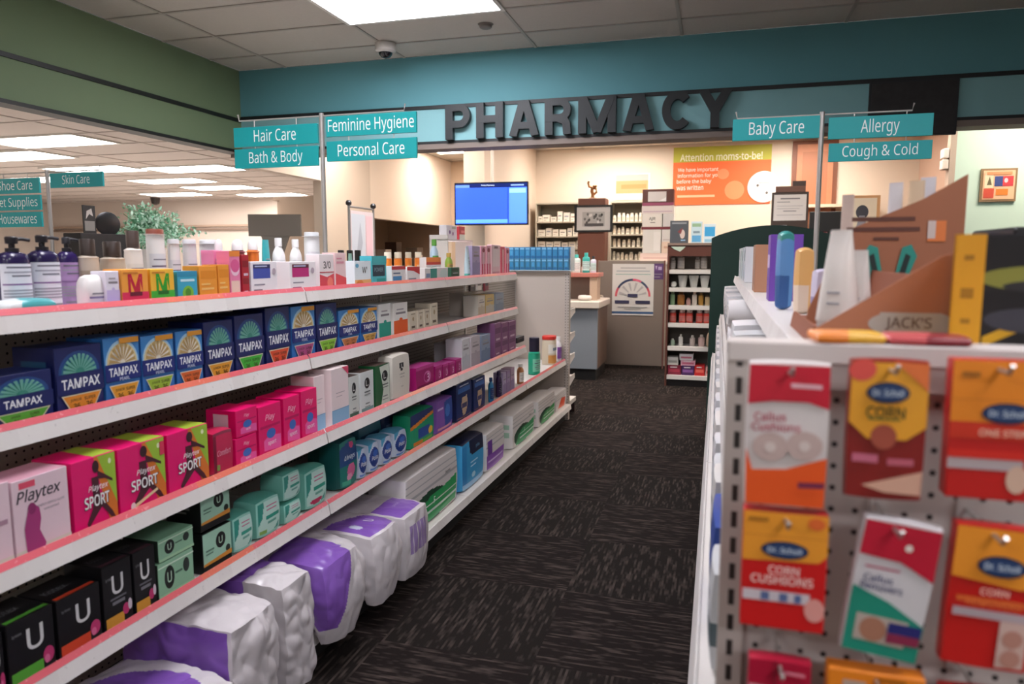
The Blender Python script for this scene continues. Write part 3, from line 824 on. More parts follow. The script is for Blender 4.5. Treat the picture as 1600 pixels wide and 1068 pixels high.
    if s == 'bot':
        return bottle(name, w, d, h, a[0], '#e6e4e2' if a[0] in ('#ecebea', '#e8e2e6') else a[1], label=a[1] if a[0] not in ('#ecebea',) else '#dcdadc', neck=.84, cap_w=.5, shoulder=.8)
    if s == 'bot2':
        return bottle(name, w, d, h, a[0], a[1], label=None if a[0] in ('#c3b5a4', '#bdaf9e') and False else ('#a89886' if a[0] in ('#c3b5a4', '#bdaf9e') else '#ddd2c6' if a[0] == '#e6dcd2' else '#7fd0b0'), neck=.76 if a[1] != '#221d33' else .62, cap_w=.66, shoulder=.93)
    if s == 'tubecap':
        return tube_pack(name, w, d, h, a[0], a[1])
    if s == 'cyl':
        return bottle(name, w, d, h, a[0], a[1], label='#d6d6da', neck=.93, cap_w=.97, shoulder=.985, power=2.2)
    if s == 'dome':
        return bottle(name, w, d, h, a[0], a[1], label='#4a1418' if a[0] == '#7a2230' else '#c85a1a' if a[0] == '#e0742a' else '#8a888c', neck=.80, cap_w=.84, dome=True, shoulder=.94)
    if s == 'capsq':
        return bottle(name, w, d, h, a[0], a[1], label='#f0d8c8' if a[0] == '#e8cdb8' else '#f0c8a0', neck=.70 if a[0] == '#e8cdb8' else .8, cap_w=.8, shoulder=.97, square=a[0] == '#e8cdb8')
    if s == 'jar':
        return jar(name, w, d, h, *a)
    if s == 'jar2':
        return tub(name, w, d, h)
    if s == 'mbox':
        return carton(name, w, d, h, a[0], [('r', 0, 0, 1, .38, a[1]), ('t', 'M', .5, .62, .50, .56, a[2], .045), ('r', .28, .27, .74, .38, '#6a1a30' if a[1] == '#dc2f5a' else '#1f6a24'), ('r', .1, .04, .8, .10, '#f0a050'), ('r', .06, .88, .6, .92, '#c87a30')])
    if s == 'bluegreen':
        return carton(name, w, d, h, '#3aa6c4', [('r', 0, .82, 1, 1, '#2f8cac'), ('r', .15, .66, .85, .74, '#c8e8f0'), ('e', .5, .28, .28, .24, '#7ab83c'), ('e', .5, .30, .14, .14, '#4a8a2c'), ('r', 0, 0, 1, .08, '#7ac0d0')])
    if s == 'orange':
        return carton(name, w, d, h, '#ee9a34', [('r', .08, .62, .92, .86, '#e08a24'), ('r', 0, 0, 1, .14, '#d86a2c'), ('r', .1, .3, .8, .36, '#f4c070'), ('r', .1, .44, .6, .49, '#f4c070')], top_col='#f0a850')
    if s == 'pinkwhite':
        return carton(name, w, d, h, '#e880a8', [('r', 0, .88, 1, 1, '#ec8a3c'), ('e', .5, .62, .42, .16, '#f0c8d8'), ('e', .5, .68, .42, .14, '#dc5a90'), ('r', .08, .1, .9, .36, '#ecc8b8')])
    if s == 'labelbox':
        return carton(name, w, d, h, a[0], [('r', .08, .50, .72, .92, a[1]), ('r', .08, .80, .72, .92, '#2a2f5c' if a[1] == '#4050a8' else '#5c2434'), ('r', .14, .84, .6, .88, '#b8c0e0'), ('r', .1, .3, .5, .34, '#9a94a0'), ('r', .08, .06, .4, .18, '#8a3a6c' if a[1] != '#4050a8' else '#6a6470'), ('e', .86, .7, .07, .1, '#b8a8b4')])
    if s == 'redfoot':
        return carton(name, w, d, h, '#efe4e4', [('t', '3/0', .52, .70, .20, .6, '#3c3438', .02), ('p', [(0, .44), (.5, .36), (1, .46), (1, 0), (0, 0)], '#dc4a58'), ('r', 0, .48, 1, .51, '#c03a4a'), ('e', .7, .2, .2, .16, '#f08070')])
    if s == 'redfoot2':
        return carton(name, w, d, h, '#f0cfcf', [('p', [(0, .44), (1, .3), (1, 0), (0, 0)], '#e45058'), ('r', .1, .7, .8, .76, '#d890a0'), ('r', .1, .82, .6, .86, '#d890a0')])
    if s == 'wbox':
        return carton(name, w, d, h, '#e4eef2', [('t', "W'", .6, .64, .26, .5, '#34342c', .02), ('r', 0, 0, 1, .28, '#eab070'), ('e', .3, .14, .2, .14, '#e08a3c'), ('e', .14, .82, .1, .08, '#6ab0d0')], top_col='#5a7ac0')
    if s == 'tealbox':
        return carton(name, w, d, h, '#52bcc4', [('r', .04, .32, .88, .70, '#1f3444'), ('t', 'POWER', .46, .54, .14, .6, '#8aa4b0', .02), ('r', .3, .06, .92, .24, '#1f9a94'), ('r', 0, .74, 1, 1, '#40b0b4')])
    if s == 'toothp':
        D = ([('r', 0, .8, 1, 1, '#c0303c'), ('r', .08, .1, .7, .44, '#3f8cc0'), ('r', .1, .56, .6, .64, '#6a7a90')], [('p', [(0, 1), (1, 1), (1, .5), (.5, .74), (0, .8)], '#c82a34'), ('r', .1, .16, .7, .3, '#8a98a4')], [('r', .22, .05, .5, .95, '#3f9a8c'), ('e', .8, .5, .18, .38, '#d4e6e0'), ('r', .04, .3, .2, .6, '#8aa0c0')], [('r', 0, .8, 1, 1, '#e8843c'), ('r', 0, .68, 1, .8, '#c83a34'), ('e', .5, .3, .48, .3, '#8fc8b4'), ('r', 0, 0, .16, .5, '#2f3f70')])[a[0]]
        return carton(name, w, d, h, '#e8e4e2', D)
    if s == 'razor':
        base = ('#e8a8b8', '#ecb0c0', '#ecc8d0', '#d84a68', '#e89ab0')[a[0]]
        D = [('r', .1, 0, .9, .42, '#d84a70'), ('r', .4, .04, .6, .8, '#f0d0d8'), ('e', .5, .86, .3, .07, '#a03048')]
        if a[0] == 2: D = [('r', .12, .3, .88, .86, '#f0dce0'), ('r', .3, .88, .7, .95, '#8a6a70'), ('r', .1, .04, .9, .14, '#d89aaa')]
        if a[0] == 3: D = [('r', .3, .1, .7, .9, '#f0b8c0')]
        return carton(name, w, d, h, base, D)
    raise KeyError(s)

# ------------------------------------------------------------------ the long shelving run on the left of the aisle
GA = math.radians(1.297)                       # it stands turned 1.3 degrees to the room
GROT = PI / 2 - GA                             # local x runs along the aisle, local y into the shelf
GD = Vector((math.sin(GA), math.cos(GA), 0)); GN = Vector((math.cos(GA), -math.sin(GA), 0))
def gp(t, X, z):
    """point on the run: t metres along it, X metres from the aisle line, z up"""
    p = GD * t - GN * X
    return (p.x, p.y, z)

SPINE = 1.92
SHELF = {'S1': (1.50, 1.338), 'S2': (1.49, 1.092), 'S3': (1.43, .817), 'S4': (1.43, .543), 'B': (1.38, .150)}
PEG = pegboard_material('pegboard_brown', '#b2a69c', '#1a1715')
PROMO, TICKET, SLAT = promo_material(), ticket_material(), slatwall_material()
WHITE, STEEL = '#d9d3ce', '#b9b5b0'

def add_shelf(root, x0, x1, yf, yb, z, promo=True):
    """one shelf board with its price channel, promo strip and two brackets; z is the top of the board"""
    mb = MB(); mb.box(x0, x1, yf, yb, z - .028, z, M(WHITE, .4), c=.001)
    s = mb.build('shelf', root)
    mb = MB(); mb.prism_x([(yf - .001, z + .004), (yf - .001, z - .032), (yf - .012, z - .034), (yf - .004, z + .004)], x0 + .002, x1 - .002, TICKET)
    mb.build('price_channel', s)
    if promo:
        mb = MB(); mb.prism_x([(yf - .004, z + .005), (yf - .0025, z + .005), (yf + .0065, z + .019), (yf + .005, z + .019)], x0 + .002, x1 - .002, PROMO)
        mb.build('promo_strip', s)
    for x in (x0 + .004, x1 - .010):
        mb = MB(); mb.prism_x([(yb - .002, z - .028), (yf + .05, z - .028), (yf + .05, z - .036), (yb - .002, z - .085)], x, x + .006, M(WHITE, .4)); mb.build('bracket', s)
    return s

BAYS = ((.96, 2.30, 'first shelving bay of the long run, pump bottles on top and pale pink cartons below'),
        (2.30, 3.64, 'second shelving bay with the sign pole, magenta cartons and blue and white packs'),
        (3.64, 4.98, 'third shelving bay with purple cartons and ribbed back panel'),
        (4.98, 6.27, 'last shelving bay, only one low shelf, against the tall end panel'))
for bi, (t0, t1, lab) in enumerate(BAYS):
    L = t1 - t0
    loc = gp((t0 + t1) / 2, SPINE, 0)
    r = empty('shelving_bay', lab, 'shelving', loc, GROT, 'bays of the long shelving run')
    back = PEG if bi < 2 else SLAT
    for sgn in (1, -1):
        mb = MB()
        y0, y1 = (-.028, -.020) if sgn > 0 else (.020, .028)
        mb.box(-L / 2 + .02, L / 2 - .02, y0, y1, .15, 1.31, back); mb.build('back_panel', r)
    mb = MB(); mb.box(-L / 2 + .001, -L / 2 + .019, -.03, .03, 0, 1.335, M(STEEL, .4)); mb.build('upright', r)
    if bi == 3:
        mb = MB(); mb.box(L / 2 - .019, L / 2 - .001, -.03, .03, 0, 1.335, M(STEEL, .4)); mb.build('upright', r)
    mb = MB(); mb.box(-L / 2 + .02, L / 2 - .02, -.02, .02, 1.31, 1.332, M(STEEL, .4)); mb.build('top_rail', r)
    # aisle side
    yf = SHELF['B'][0] - SPINE
    mb = MB(); mb.box(-L / 2 + .001, L / 2 - .001, yf, -.03, .118, .150, M(WHITE, .4), c=.002)
    b = mb.build('base_deck', r)
    mb = MB(); mb.prism_x([(yf - .001, .149), (yf - .001, .112), (yf - .012, .108), (yf - .004, .149)], -L / 2 + .002, L / 2 - .002, TICKET); mb.build('price_channel', b)
    mb = MB(); mb.box(-L / 2 + .001, L / 2 - .001, yf + .05, yf + .07, 0, .118, M('#1c1918', .6)); mb.build('kick_plate', r)
    for k in (('S1', 'S2', 'S3', 'S4') if bi < 3 else ('S4',)):
        X, z = SHELF[k]
        add_shelf(r, -L / 2 + .002, L / 2 - .002, X - SPINE, -.03, z, promo=not (k == 'S4' and bi == 0 and False))
    # far side: a base and a top shelf
    mb = MB(); mb.box(-L / 2 + .001, L / 2 - .001, .03, .54, .118, .150, M(WHITE, .4), c=.002); mb.build('base_deck', r)
    mb = MB(); mb.box(-L / 2 + .001, L / 2 - .001, .47, .49, 0, .118, M('#1c1918', .6)); mb.build('kick_plate', r)
    if bi < 3:
        mb = MB(); mb.box(-L / 2 + .002, L / 2 - .002, .03, .42, 1.31, 1.338, M(WHITE, .4), c=.001); mb.build('shelf', r)

LEFT_ROWS = [
('S2',1.199,0.151,0.118,0.11,0.025,None,'tampon_box', 'box', 'tdark', ('#5aa436',), 'short navy tampon box with a green panel, shortest of the blue boxes', 'navy and blue tampon boxes on the second shelf'),
('S2',1.351,0.132,0.162,0.13,0.025,None,'tampon_box', 'box', 'tdark', ('#e08a28',), 'tall navy tampon box with an orange panel beside the short navy box', 'navy and blue tampon boxes on the second shelf'),
('S2',1.48,0.113,0.17,0.12,0.025,None,'tampon_box', 'box', 'tpearl', ('#e09a30',), 'light blue tampon box with cream fan and orange panel next to two navy boxes', 'navy and blue tampon boxes on the second shelf'),
('S2',1.602,0.116,0.163,0.12,0.025,None,'tampon_box', 'box', 'tpearl', ('#9ab83a',), 'light blue tampon box with cream fan and lime green panel', 'navy and blue tampon boxes on the second shelf'),
('S2',1.723,0.106,0.163,0.12,0.025,None,'tampon_box', 'box', 'tpearl', ('#d8632c',), 'light blue tampon box with cream fan and red orange panel', 'navy and blue tampon boxes on the second shelf'),
('S2',1.851,0.131,0.18,0.13,0.025,None,'tampon_box', 'box', 'tdark', ('#e0982c',), 'navy tampon box with amber panel, between the light blue and green panelled boxes', 'navy and blue tampon boxes on the second shelf'),
('S2',1.999,0.145,0.188,0.13,0.025,None,'tampon_box', 'box', 'tdark', ('#44b43a',), 'navy tampon box with bright green panel near the first shelf joint', 'navy and blue tampon boxes on the second shelf'),
('S2',2.154,0.138,0.202,0.13,0.025,None,'tampon_box', 'box', 'tdark', ('#e2502c',), 'navy tampon box with a bright red panel', 'navy and blue tampon boxes on the second shelf'),
('S2',2.309,0.151,0.196,0.12,0.025,None,'tampon_box', 'box', 'tpearl', ('#b04a80',), 'light blue tampon box with cream fan and purple pink panel', 'navy and blue tampon boxes on the second shelf'),
('S2',2.471,0.15,0.195,0.13,0.025,None,'tampon_box', 'box', 'tdark', ('#8cc83c',), 'tall navy tampon box with lime panel beside the purple panelled one', 'navy and blue tampon boxes on the second shelf'),
('S2',2.64,0.163,0.159,0.12,0.025,None,'tampon_box', 'box', 'tpearl', ('#c87a48',), 'light blue tampon box with cream fan and tan panel, first of a pair', 'navy and blue tampon boxes on the second shelf'),
('S2',2.809,0.147,0.157,0.12,0.025,None,'tampon_box', 'box', 'tpearl', ('#d0a050',), 'light blue tampon box with cream fan and gold panel beside a teal and white box', 'navy and blue tampon boxes on the second shelf'),
('S2',2.962,0.117,0.163,0.1,0.025,None,'carton', 'box', 'two', ('#e6e6e2', '#1e9a86'), 'white carton with teal lower half on second shelf', None),
('S2',3.125,0.149,0.159,0.1,0.025,None,'carton', 'box', 'two', ('#ece8e2', '#e8612a'), 'white carton with orange lower half on second shelf', None),
('S2',3.263,0.079,0.108,0.09,0.025,None,'cream_carton', 'box', 'cream', (), 'small cream carton with dark marks, beside the orange and white carton', 'cream cartons on the second shelf'),
('S2',3.354,0.068,0.107,0.09,0.025,None,'cream_carton', 'box', 'cream', (), 'second small cream carton along from the orange and white carton', 'cream cartons on the second shelf'),
('S2',3.434,0.071,0.108,0.09,0.025,None,'cream_carton', 'box', 'cream', (), 'third small cream carton along from the orange and white carton', 'cream cartons on the second shelf'),
('S2',3.527,0.091,0.132,0.09,0.025,None,'cream_carton', 'box', 'cream', (), 'taller cream carton at the end of the cream row', 'cream cartons on the second shelf'),
('S2',4.382,0.222,0.146,0.1,0.14,None,'carton', 'box', 'two', ('#b9b0a6', '#a49c94'), 'tall grey carton at the far end of the second shelf', None),
('S2',4.278,0.129,0.131,0.1,0.025,None,'carton', 'box', 'two', ('#d8cfc2', '#c9b9a4'), 'cream carton with pale foot near the end of second shelf', None),
('S2',4.44,0.164,0.131,0.1,0.025,None,'carton', 'box', 'two', ('#d6b878', '#c8c0b4'), 'yellow and cream carton near the end of second shelf', None),
('S2',4.641,0.178,0.13,0.1,0.025,None,'carton', 'box', 'two', ('#9aa7b4', '#8896a8'), 'grey blue carton at the end of second shelf', None),
('S3',1.084,0.043,0.18,0.1,0.025,None,'tampon_carton', 'box', 'paleplain', (), 'pale pink tampon carton cut off by the frame edge', None),
('S3',1.178,0.135,0.174,0.1,0.025,None,'tampon_carton', 'box', 'playtex', (), 'pale pink tampon carton with magenta figure and script lettering', None),
('S3',1.318,0.125,0.175,0.12,0.025,None,'sport_carton', 'box', 'sport', (0,), 'pink and lime sport carton next to the pale pink carton', 'hot pink and lime sport tampon cartons'),
('S3',1.465,0.155,0.173,0.12,0.025,None,'sport_carton', 'box', 'sport', (1,), 'pink and lime sport carton with a bat, middle of three', 'hot pink and lime sport tampon cartons'),
('S3',1.631,0.158,0.171,0.12,0.025,None,'sport_carton', 'box', 'sport', (2,), 'pink and lime sport carton beside the small crimson pouch', 'hot pink and lime sport tampon cartons'),
('S3',1.777,0.092,0.136,0.07,0.025,None,'crimson_pouch', 'pack', 'pouch', ('#c0204e', '#7a1030'), 'small crimson pouch with pale script between pink cartons', None),
('S3',1.882,0.104,0.091,0.11,0.025,None,'pink_carton', 'box', 'pinkbox', (0,), 'hot pink carton under another, next to the crimson pouch', 'hot pink cartons on the third shelf'),
('S3',1.888,0.104,0.085,0.11,0.025,0.91,'pink_carton', 'box', 'pinkbox', (0,), 'hot pink carton on top of another, next to the crimson pouch', 'hot pink cartons on the third shelf'),
('S3',2.007,0.122,0.167,0.11,0.025,None,'pink_carton', 'box', 'pinkbox', (1,), 'tall hot pink carton with blue oval, first beyond the stacked pair', 'hot pink cartons on the third shelf'),
('S3',2.13,0.096,0.171,0.11,0.025,None,'pink_carton', 'box', 'pinkbox', (1,), 'tall hot pink carton with blue oval, second beyond the stacked pair', 'hot pink cartons on the third shelf'),
('S3',2.239,0.1,0.176,0.11,0.025,None,'pink_carton', 'box', 'pinkbox', (1,), 'tall hot pink carton beside the white and blue cartons', 'hot pink cartons on the third shelf'),
('S3',2.348,0.072,0.207,0.1,0.05,None,'carton', 'box', 'whiteblue', (0,), 'tall white carton with light blue foot beside hot pink carton', None),
('S3',2.455,0.127,0.223,0.1,0.025,None,'carton', 'box', 'whiteblue', (1,), 'tall white carton with light blue foot and red corner', None),
('S3',2.56,0.079,0.173,0.08,0.025,None,'organic_carton', 'box', 'organic', ('#cfd2cc', '#4a6a58'), 'grey white carton with round black logo beside the blue footed carton', 'organic tampon cartons with round black logo'),
('S3',2.67,0.113,0.176,0.08,0.025,None,'organic_carton', 'box', 'organic', ('#d4d8d6', '#7a9a98'), 'grey white carton with round black logo beside the green one', 'organic tampon cartons with round black logo'),
('S3',2.809,0.135,0.184,0.08,0.025,None,'organic_carton', 'box', 'organic', ('#cdd4c6', '#1f5a34'), 'dark green and white carton with round black logo', 'organic tampon cartons with round black logo'),
('S3',3.001,0.192,0.209,0.08,0.025,None,'liner_pouch', 'pack', 'organicbag', (), 'tall off-white pouch with round black logo, beyond the green carton', None),
('S3',3.264,0.215,0.114,0.08,0.025,None,'magenta_carton', 'box', 'magenta', (), 'wide small magenta carton, first after the off-white pouch', 'small magenta cartons on the third shelf'),
('S3',3.436,0.091,0.089,0.08,0.025,None,'magenta_carton', 'box', 'magenta', (), 'small magenta carton, second after the off-white pouch', 'small magenta cartons on the third shelf'),
('S3',3.532,0.077,0.084,0.08,0.025,None,'magenta_carton', 'box', 'magenta', (), 'small magenta carton in the middle of the magenta row', 'small magenta cartons on the third shelf'),
('S3',3.623,0.081,0.082,0.08,0.025,None,'magenta_carton', 'box', 'magenta', (), 'small magenta carton, last but one of the magenta row', 'small magenta cartons on the third shelf'),
('S3',3.719,0.085,0.086,0.08,0.025,None,'magenta_carton', 'box', 'magenta', (), 'small magenta carton, last of the row before white cartons', 'small magenta cartons on the third shelf'),
('S3',3.948,0.14,0.147,0.1,0.14,None,'carton', 'box', 'two', ('#b8b6b8', '#a8a6aa'), 'grey white carton standing behind the magenta cartons', None),
('S3',3.836,0.121,0.185,0.1,0.025,None,'carton', 'box', 'two', ('#cfcdd0', '#bdbcc4'), 'white carton at the end of the magenta row', None),
('S3',3.997,0.152,0.184,0.1,0.025,None,'carton', 'box', 'two', ('#c6bcc0', '#b0a4ac'), 'pinkish white carton beside the blue grey carton', None),
('S3',4.182,0.165,0.173,0.1,0.025,None,'carton', 'box', 'two', ('#8f9db4', '#7485a0'), 'blue grey carton beside the tall purple cartons', None),
('S3',4.421,0.13,0.224,0.12,0.025,None,'purple_carton', 'box', 'two2', ('#8a5a82', '#6c4068'), 'tall purple carton beside the blue grey one', 'tall purple cartons on the third shelf'),
('S3',4.572,0.138,0.215,0.12,0.025,None,'purple_carton', 'box', 'two2', ('#8a5a82', '#6c4068'), 'tall purple carton in the middle of three', 'tall purple cartons on the third shelf'),
('S3',4.739,0.162,0.21,0.12,0.025,None,'purple_carton', 'box', 'two2', ('#8a5a82', '#6c4068'), 'tall purple carton at the very end of the third shelf', 'tall purple cartons on the third shelf'),
('S3',5.265,0.187,0.042,0.05,0.12,None,'black_case', 'case', 'two', ('#1a1a1e', '#222226'), 'small black case at the end of the third shelf', None),
('S4',1.043,0.042,0.141,0.12,0.025,None,'liner_box', 'box', 'ubox', ('#c0306a', 1), 'black liner box cut off by the frame edge', 'black liner boxes with a white letter U'),
('S4',1.128,0.11,0.145,0.12,0.025,None,'liner_box', 'box', 'ubox', ('#58a83a', 1), 'low black liner box with letter U and green stripe', 'black liner boxes with a white letter U'),
('S4',1.251,0.117,0.142,0.12,0.025,None,'liner_box', 'box', 'ubox', ('#d8482a', 1), 'low black liner box with letter U and red stripe', 'black liner boxes with a white letter U'),
('S4',1.363,0.088,0.168,0.12,0.025,None,'liner_box', 'box', 'ubox', ('#d89a3a', 0), 'tall black liner box with letter U beside the red striped one', 'black liner boxes with a white letter U'),
('S4',1.451,0.073,0.166,0.12,0.025,None,'liner_box', 'box', 'ubox', ('#d89a3a', 0), 'tall black liner box with letter U beside pale green boxes', 'black liner boxes with a white letter U'),
('S4',1.561,0.132,0.102,0.12,0.025,None,'pad_box', 'box', 'gbox', (0,), 'flat pale green box at the bottom of the two box pile', 'pale green boxes with a round black logo'),
('S4',1.566,0.13,0.061,0.12,0.025,0.649,'pad_box', 'box', 'gbox', (0,), 'flat pale green box on top of the two box pile', 'pale green boxes with a round black logo'),
('S4',1.728,0.126,0.121,0.12,0.025,None,'pad_box', 'box', 'gbox', (1,), 'black and mint box with round logo, lower of a stack', 'pale green boxes with a round black logo'),
('S4',1.727,0.128,0.114,0.12,0.025,0.672,'pad_box', 'box', 'gbox', (1,), 'black and mint box with round logo, upper of a stack', 'pale green boxes with a round black logo'),
('S4',1.852,0.103,0.123,0.1,0.025,None,'pad_pack', 'pack', 'mint', (0,), 'small mint pad pack beside the black and mint boxes', 'mint green pad packs on the fourth shelf'),
('S4',1.983,0.14,0.136,0.1,0.025,None,'pad_pack', 'pack', 'mint', (1,), 'wide mint pad pack with pink lettering, second of the row', 'mint green pad packs on the fourth shelf'),
('S4',2.12,0.109,0.075,0.1,0.025,None,'pad_pack', 'pack', 'mint', (0,), 'mint pad pack under another in the short stack', 'mint green pad packs on the fourth shelf'),
('S4',2.12,0.112,0.102,0.1,0.025,0.623,'pad_pack', 'pack', 'mint', (0,), 'mint pad pack on top of the short stack', 'mint green pad packs on the fourth shelf'),
('S4',2.27,0.156,0.155,0.1,0.025,None,'pad_pack', 'pack', 'mint', (2,), 'tall mint pad pack with a crimson foot, last of the mint row', 'mint green pad packs on the fourth shelf'),
('S4',2.542,0.086,0.157,0.08,0.135,None,'pad_pack', 'pack', 'teal', (0,), 'dark teal pad pack with pink swirl behind the mint packs', None),
('S4',2.509,0.144,0.207,0.1,0.025,None,'pad_pack', 'pack', 'teal', (1,), 'dark teal pad pack with pink swirl beside blue and white packs', None),
('S4',2.627,0.079,0.137,0.1,0.025,None,'wrapped_pack', 'pack', 'bluewhite', (), 'blue and white wrapped pack, first after the teal packs', 'blue and white wrapped packs on the fourth shelf'),
('S4',2.726,0.102,0.139,0.1,0.025,None,'wrapped_pack', 'pack', 'bluewhite', (), 'blue and white wrapped pack, second after the teal packs', 'blue and white wrapped packs on the fourth shelf'),
('S4',2.847,0.11,0.136,0.1,0.025,None,'wrapped_pack', 'pack', 'bluewhite', (), 'blue and white wrapped pack, third after the teal packs', 'blue and white wrapped packs on the fourth shelf'),
('S4',2.987,0.139,0.132,0.1,0.025,None,'wrapped_pack', 'pack', 'bluewhite', (), 'blue and white wrapped pack beside the green and orange carton', 'blue and white wrapped packs on the fourth shelf'),
('S4',2.906,0.229,0.191,0.1,0.14,None,'pad_pack', 'pack', 'plainpack', ('#3a6e80', '#1c3a5a'), 'dusky teal pack standing behind the blue and white packs', None),
('S4',3.166,0.258,0.188,0.1,0.14,None,'pad_pack', 'pack', 'plainpack', ('#27345e', '#6a7a9a'), 'dark blue pack standing behind the blue and white packs', None),
('S4',3.227,0.29,0.171,0.1,0.025,None,'carton', 'box', 'greenorange', (), 'green and orange carton on the fourth shelf', None),
('S4',3.515,0.229,0.177,0.1,0.025,None,'carton', 'box', 'purpleblue', (), 'purple carton with blue panel on the fourth shelf', None),
('S4',3.808,0.254,0.22,0.1,0.025,None,'underwear_pack', 'pack', 'navyfig', (), 'tall dark blue pack with beige figure beside the purple carton', 'dark blue underwear packs on the fourth shelf'),
('S4',4.067,0.216,0.207,0.1,0.025,None,'underwear_pack', 'pack', 'navyfig', (), 'tall dark blue pack with beige figure beside the blue bottle', 'dark blue underwear packs on the fourth shelf'),
('S4',4.325,0.045,0.156,0.033,0.025,None,'cleanser_bottle', 'bottle', 'bot', ('#2f7fae', '#1a3a70', 'cap'), 'bright blue bottle on the fourth shelf', None),
('S4',4.493,0.051,0.171,0.037,0.025,None,'cleanser_bottle', 'bottle', 'bot', ('#3a1f4e', '#2a1540', 'cap'), 'dark purple bottle on the fourth shelf', None),
('S4',4.563,0.068,0.153,0.07,0.025,None,'slim_carton', 'box', 'two', ('#b7a6c4', '#8f7aa0'), 'slim pale lilac carton beside the dark purple bottle', 'slim lilac cartons on the fourth shelf'),
('S4',4.649,0.07,0.153,0.07,0.025,None,'slim_carton', 'box', 'two', ('#a88fb4', '#8f7aa0'), 'slim lilac carton, middle of the three', 'slim lilac cartons on the fourth shelf'),
('S4',4.746,0.088,0.157,0.07,0.025,None,'slim_carton', 'box', 'two', ('#b898b0', '#8f7aa0'), 'slim pinkish lilac carton beside the orange bottle', 'slim lilac cartons on the fourth shelf'),
('S4',5.013,0.066,0.147,0.047,0.025,None,'supplement_bottle', 'bottle', 'bot', ('#c07f50', '#e6e0d8', 'cap'), 'orange brown bottle on the fourth shelf', None),
('S4',5.471,0.122,0.29,0.088,0.025,None,'shampoo_bottle', 'bottle', 'bot2', ('#2aa884', '#221d33'), 'green shampoo bottle with tall dark cap, end of fourth shelf', None),
('S4',6.008,0.116,0.248,0.116,0.025,None,'wide_jar', 'jar', 'jar', ('#d8c8ae', '#d8362c', '#c88a48'), 'cream jar with a flat red lid, end of fourth shelf', None),
('S4',6.218,0.081,0.218,0.059,0.025,None,'lotion_bottle', 'bottle', 'bot', ('#e8e2e6', '#8a4fa6', 'cap'), 'white bottle with purple label and round cap beside the cream jar', None),
('B',3.255,0.675,0.297,0.2,0.03,None,'underwear_pack', 'pack', 'under', ('#2aa05a',), 'large white and green underwear pack, first on the base shelf', None),
('B',3.831,0.373,0.284,0.12,0.03,None,'wipes_pack', 'pack', 'wipes', (), 'bright blue wipes pack with navy flap on the base shelf', None),
('B',4.241,0.369,0.244,0.16,0.03,None,'underwear_pack', 'pack', 'under', ('#8a4fb0',), 'white and purple underwear pack on the base shelf', None),
('B',4.888,0.575,0.243,0.18,0.03,None,'underwear_pack', 'pack', 'under', ('#2f9a5e',), 'white and green underwear pack, second along the base shelf', None),
('B',5.55,0.558,0.209,0.16,0.03,None,'underwear_pack', 'pack', 'under', ('#2f9a4e',), 'white and green underwear pack beside the orange marked one', None),
('B',6.051,0.415,0.157,0.14,0.03,None,'underwear_pack', 'pack', 'under', ('#e0532c',), 'white underwear pack with orange mark at the aisle end', None),
('S1',1.29,0.068,0.177,0.049,0.1,None,'pump_bottle', 'bottle', 'pump', ('#251c44', '#dcdce4'), 'dark purple pump bottle with white label at the frame edge', 'dark purple pump bottles on the top shelf'),
('S1',1.368,0.068,0.182,0.049,0.1,None,'pump_bottle', 'bottle', 'pump', ('#251c44', '#dcdce4'), 'dark purple pump bottle with white label, second from frame edge', 'dark purple pump bottles on the top shelf'),
('S1',1.465,0.05,0.18,0.036,0.14,None,'pump_bottle', 'bottle', 'pump', ('#2b1c50', '#a888b8'), 'dark purple pump bottle with lilac label', 'dark purple pump bottles on the top shelf'),
('S1',1.512,0.055,0.176,0.039,0.12,None,'shampoo_bottle', 'bottle', 'bot2', ('#c3b5a4', '#3a2e28'), 'beige shampoo bottle with dark cap beside the pump bottles', None),
('S1',1.596,0.068,0.171,0.049,0.12,None,'shampoo_bottle', 'bottle', 'bot2', ('#bdaf9e', '#3a2e28'), 'beige shampoo bottle with dark cap, second along', None),
('S1',1.447,0.069,0.084,0.049,0.04,None,'cream_tub', 'tub', 'jar2', ('#ece8e4',), 'rounded white tub in front of the beige bottles', None),
('S1',1.481,0.041,0.093,0.05,0.03,None,'carton', 'box', 'two', ('#e6e0ea', '#c8b8dc'), 'white and lavender carton beside the rounded white tub', None),
('S1',1.549,0.09,0.097,0.06,0.025,None,'letter_carton', 'box', 'mbox', ('#f0a040', '#dc2f5a', '#c01f3c'), 'orange and pink carton with a red letter M', None),
('S1',1.646,0.087,0.096,0.06,0.025,None,'letter_carton', 'box', 'mbox', ('#f0b83a', '#3fae3a', '#2f9a2c'), 'orange and green carton with a green letter M', None),
('S1',1.742,0.08,0.088,0.06,0.025,None,'carton', 'box', 'bluegreen', (), 'sky blue carton with a lime shape beside the green M carton', None),
('S1',1.83,0.078,0.102,0.06,0.025,None,'carton', 'box', 'orange', (), 'flat orange carton beside the sky blue carton', None),
('S1',1.9,0.051,0.105,0.06,0.025,None,'carton', 'box', 'orange', (), 'upright orange carton, second orange one', None),
('S1',1.715,0.053,0.205,0.038,0.17,None,'lotion_bottle', 'bottle', 'bot2', ('#e6dcd2', '#4a3a34'), 'cream bottle with brown cap behind the orange M carton', None),
('S1',1.804,0.059,0.213,0.042,0.17,None,'lotion_bottle', 'bottle', 'cyl', ('#e8e6e4', '#8a4a3a'), 'tall white bottle with russet top behind the green M carton', None),
('S1',1.871,0.04,0.184,0.029,0.17,None,'white_bottle', 'bottle', 'cyl', ('#e4e4e4', '#d0d0d2'), 'white cylinder bottle first after the russet topped bottle', 'plain white bottles behind the front row'),
('S1',1.943,0.048,0.185,0.034,0.17,None,'white_bottle', 'bottle', 'cyl', ('#dcdcde', '#cfcfd2'), 'white cylinder bottle above the sky blue carton', 'plain white bottles behind the front row'),
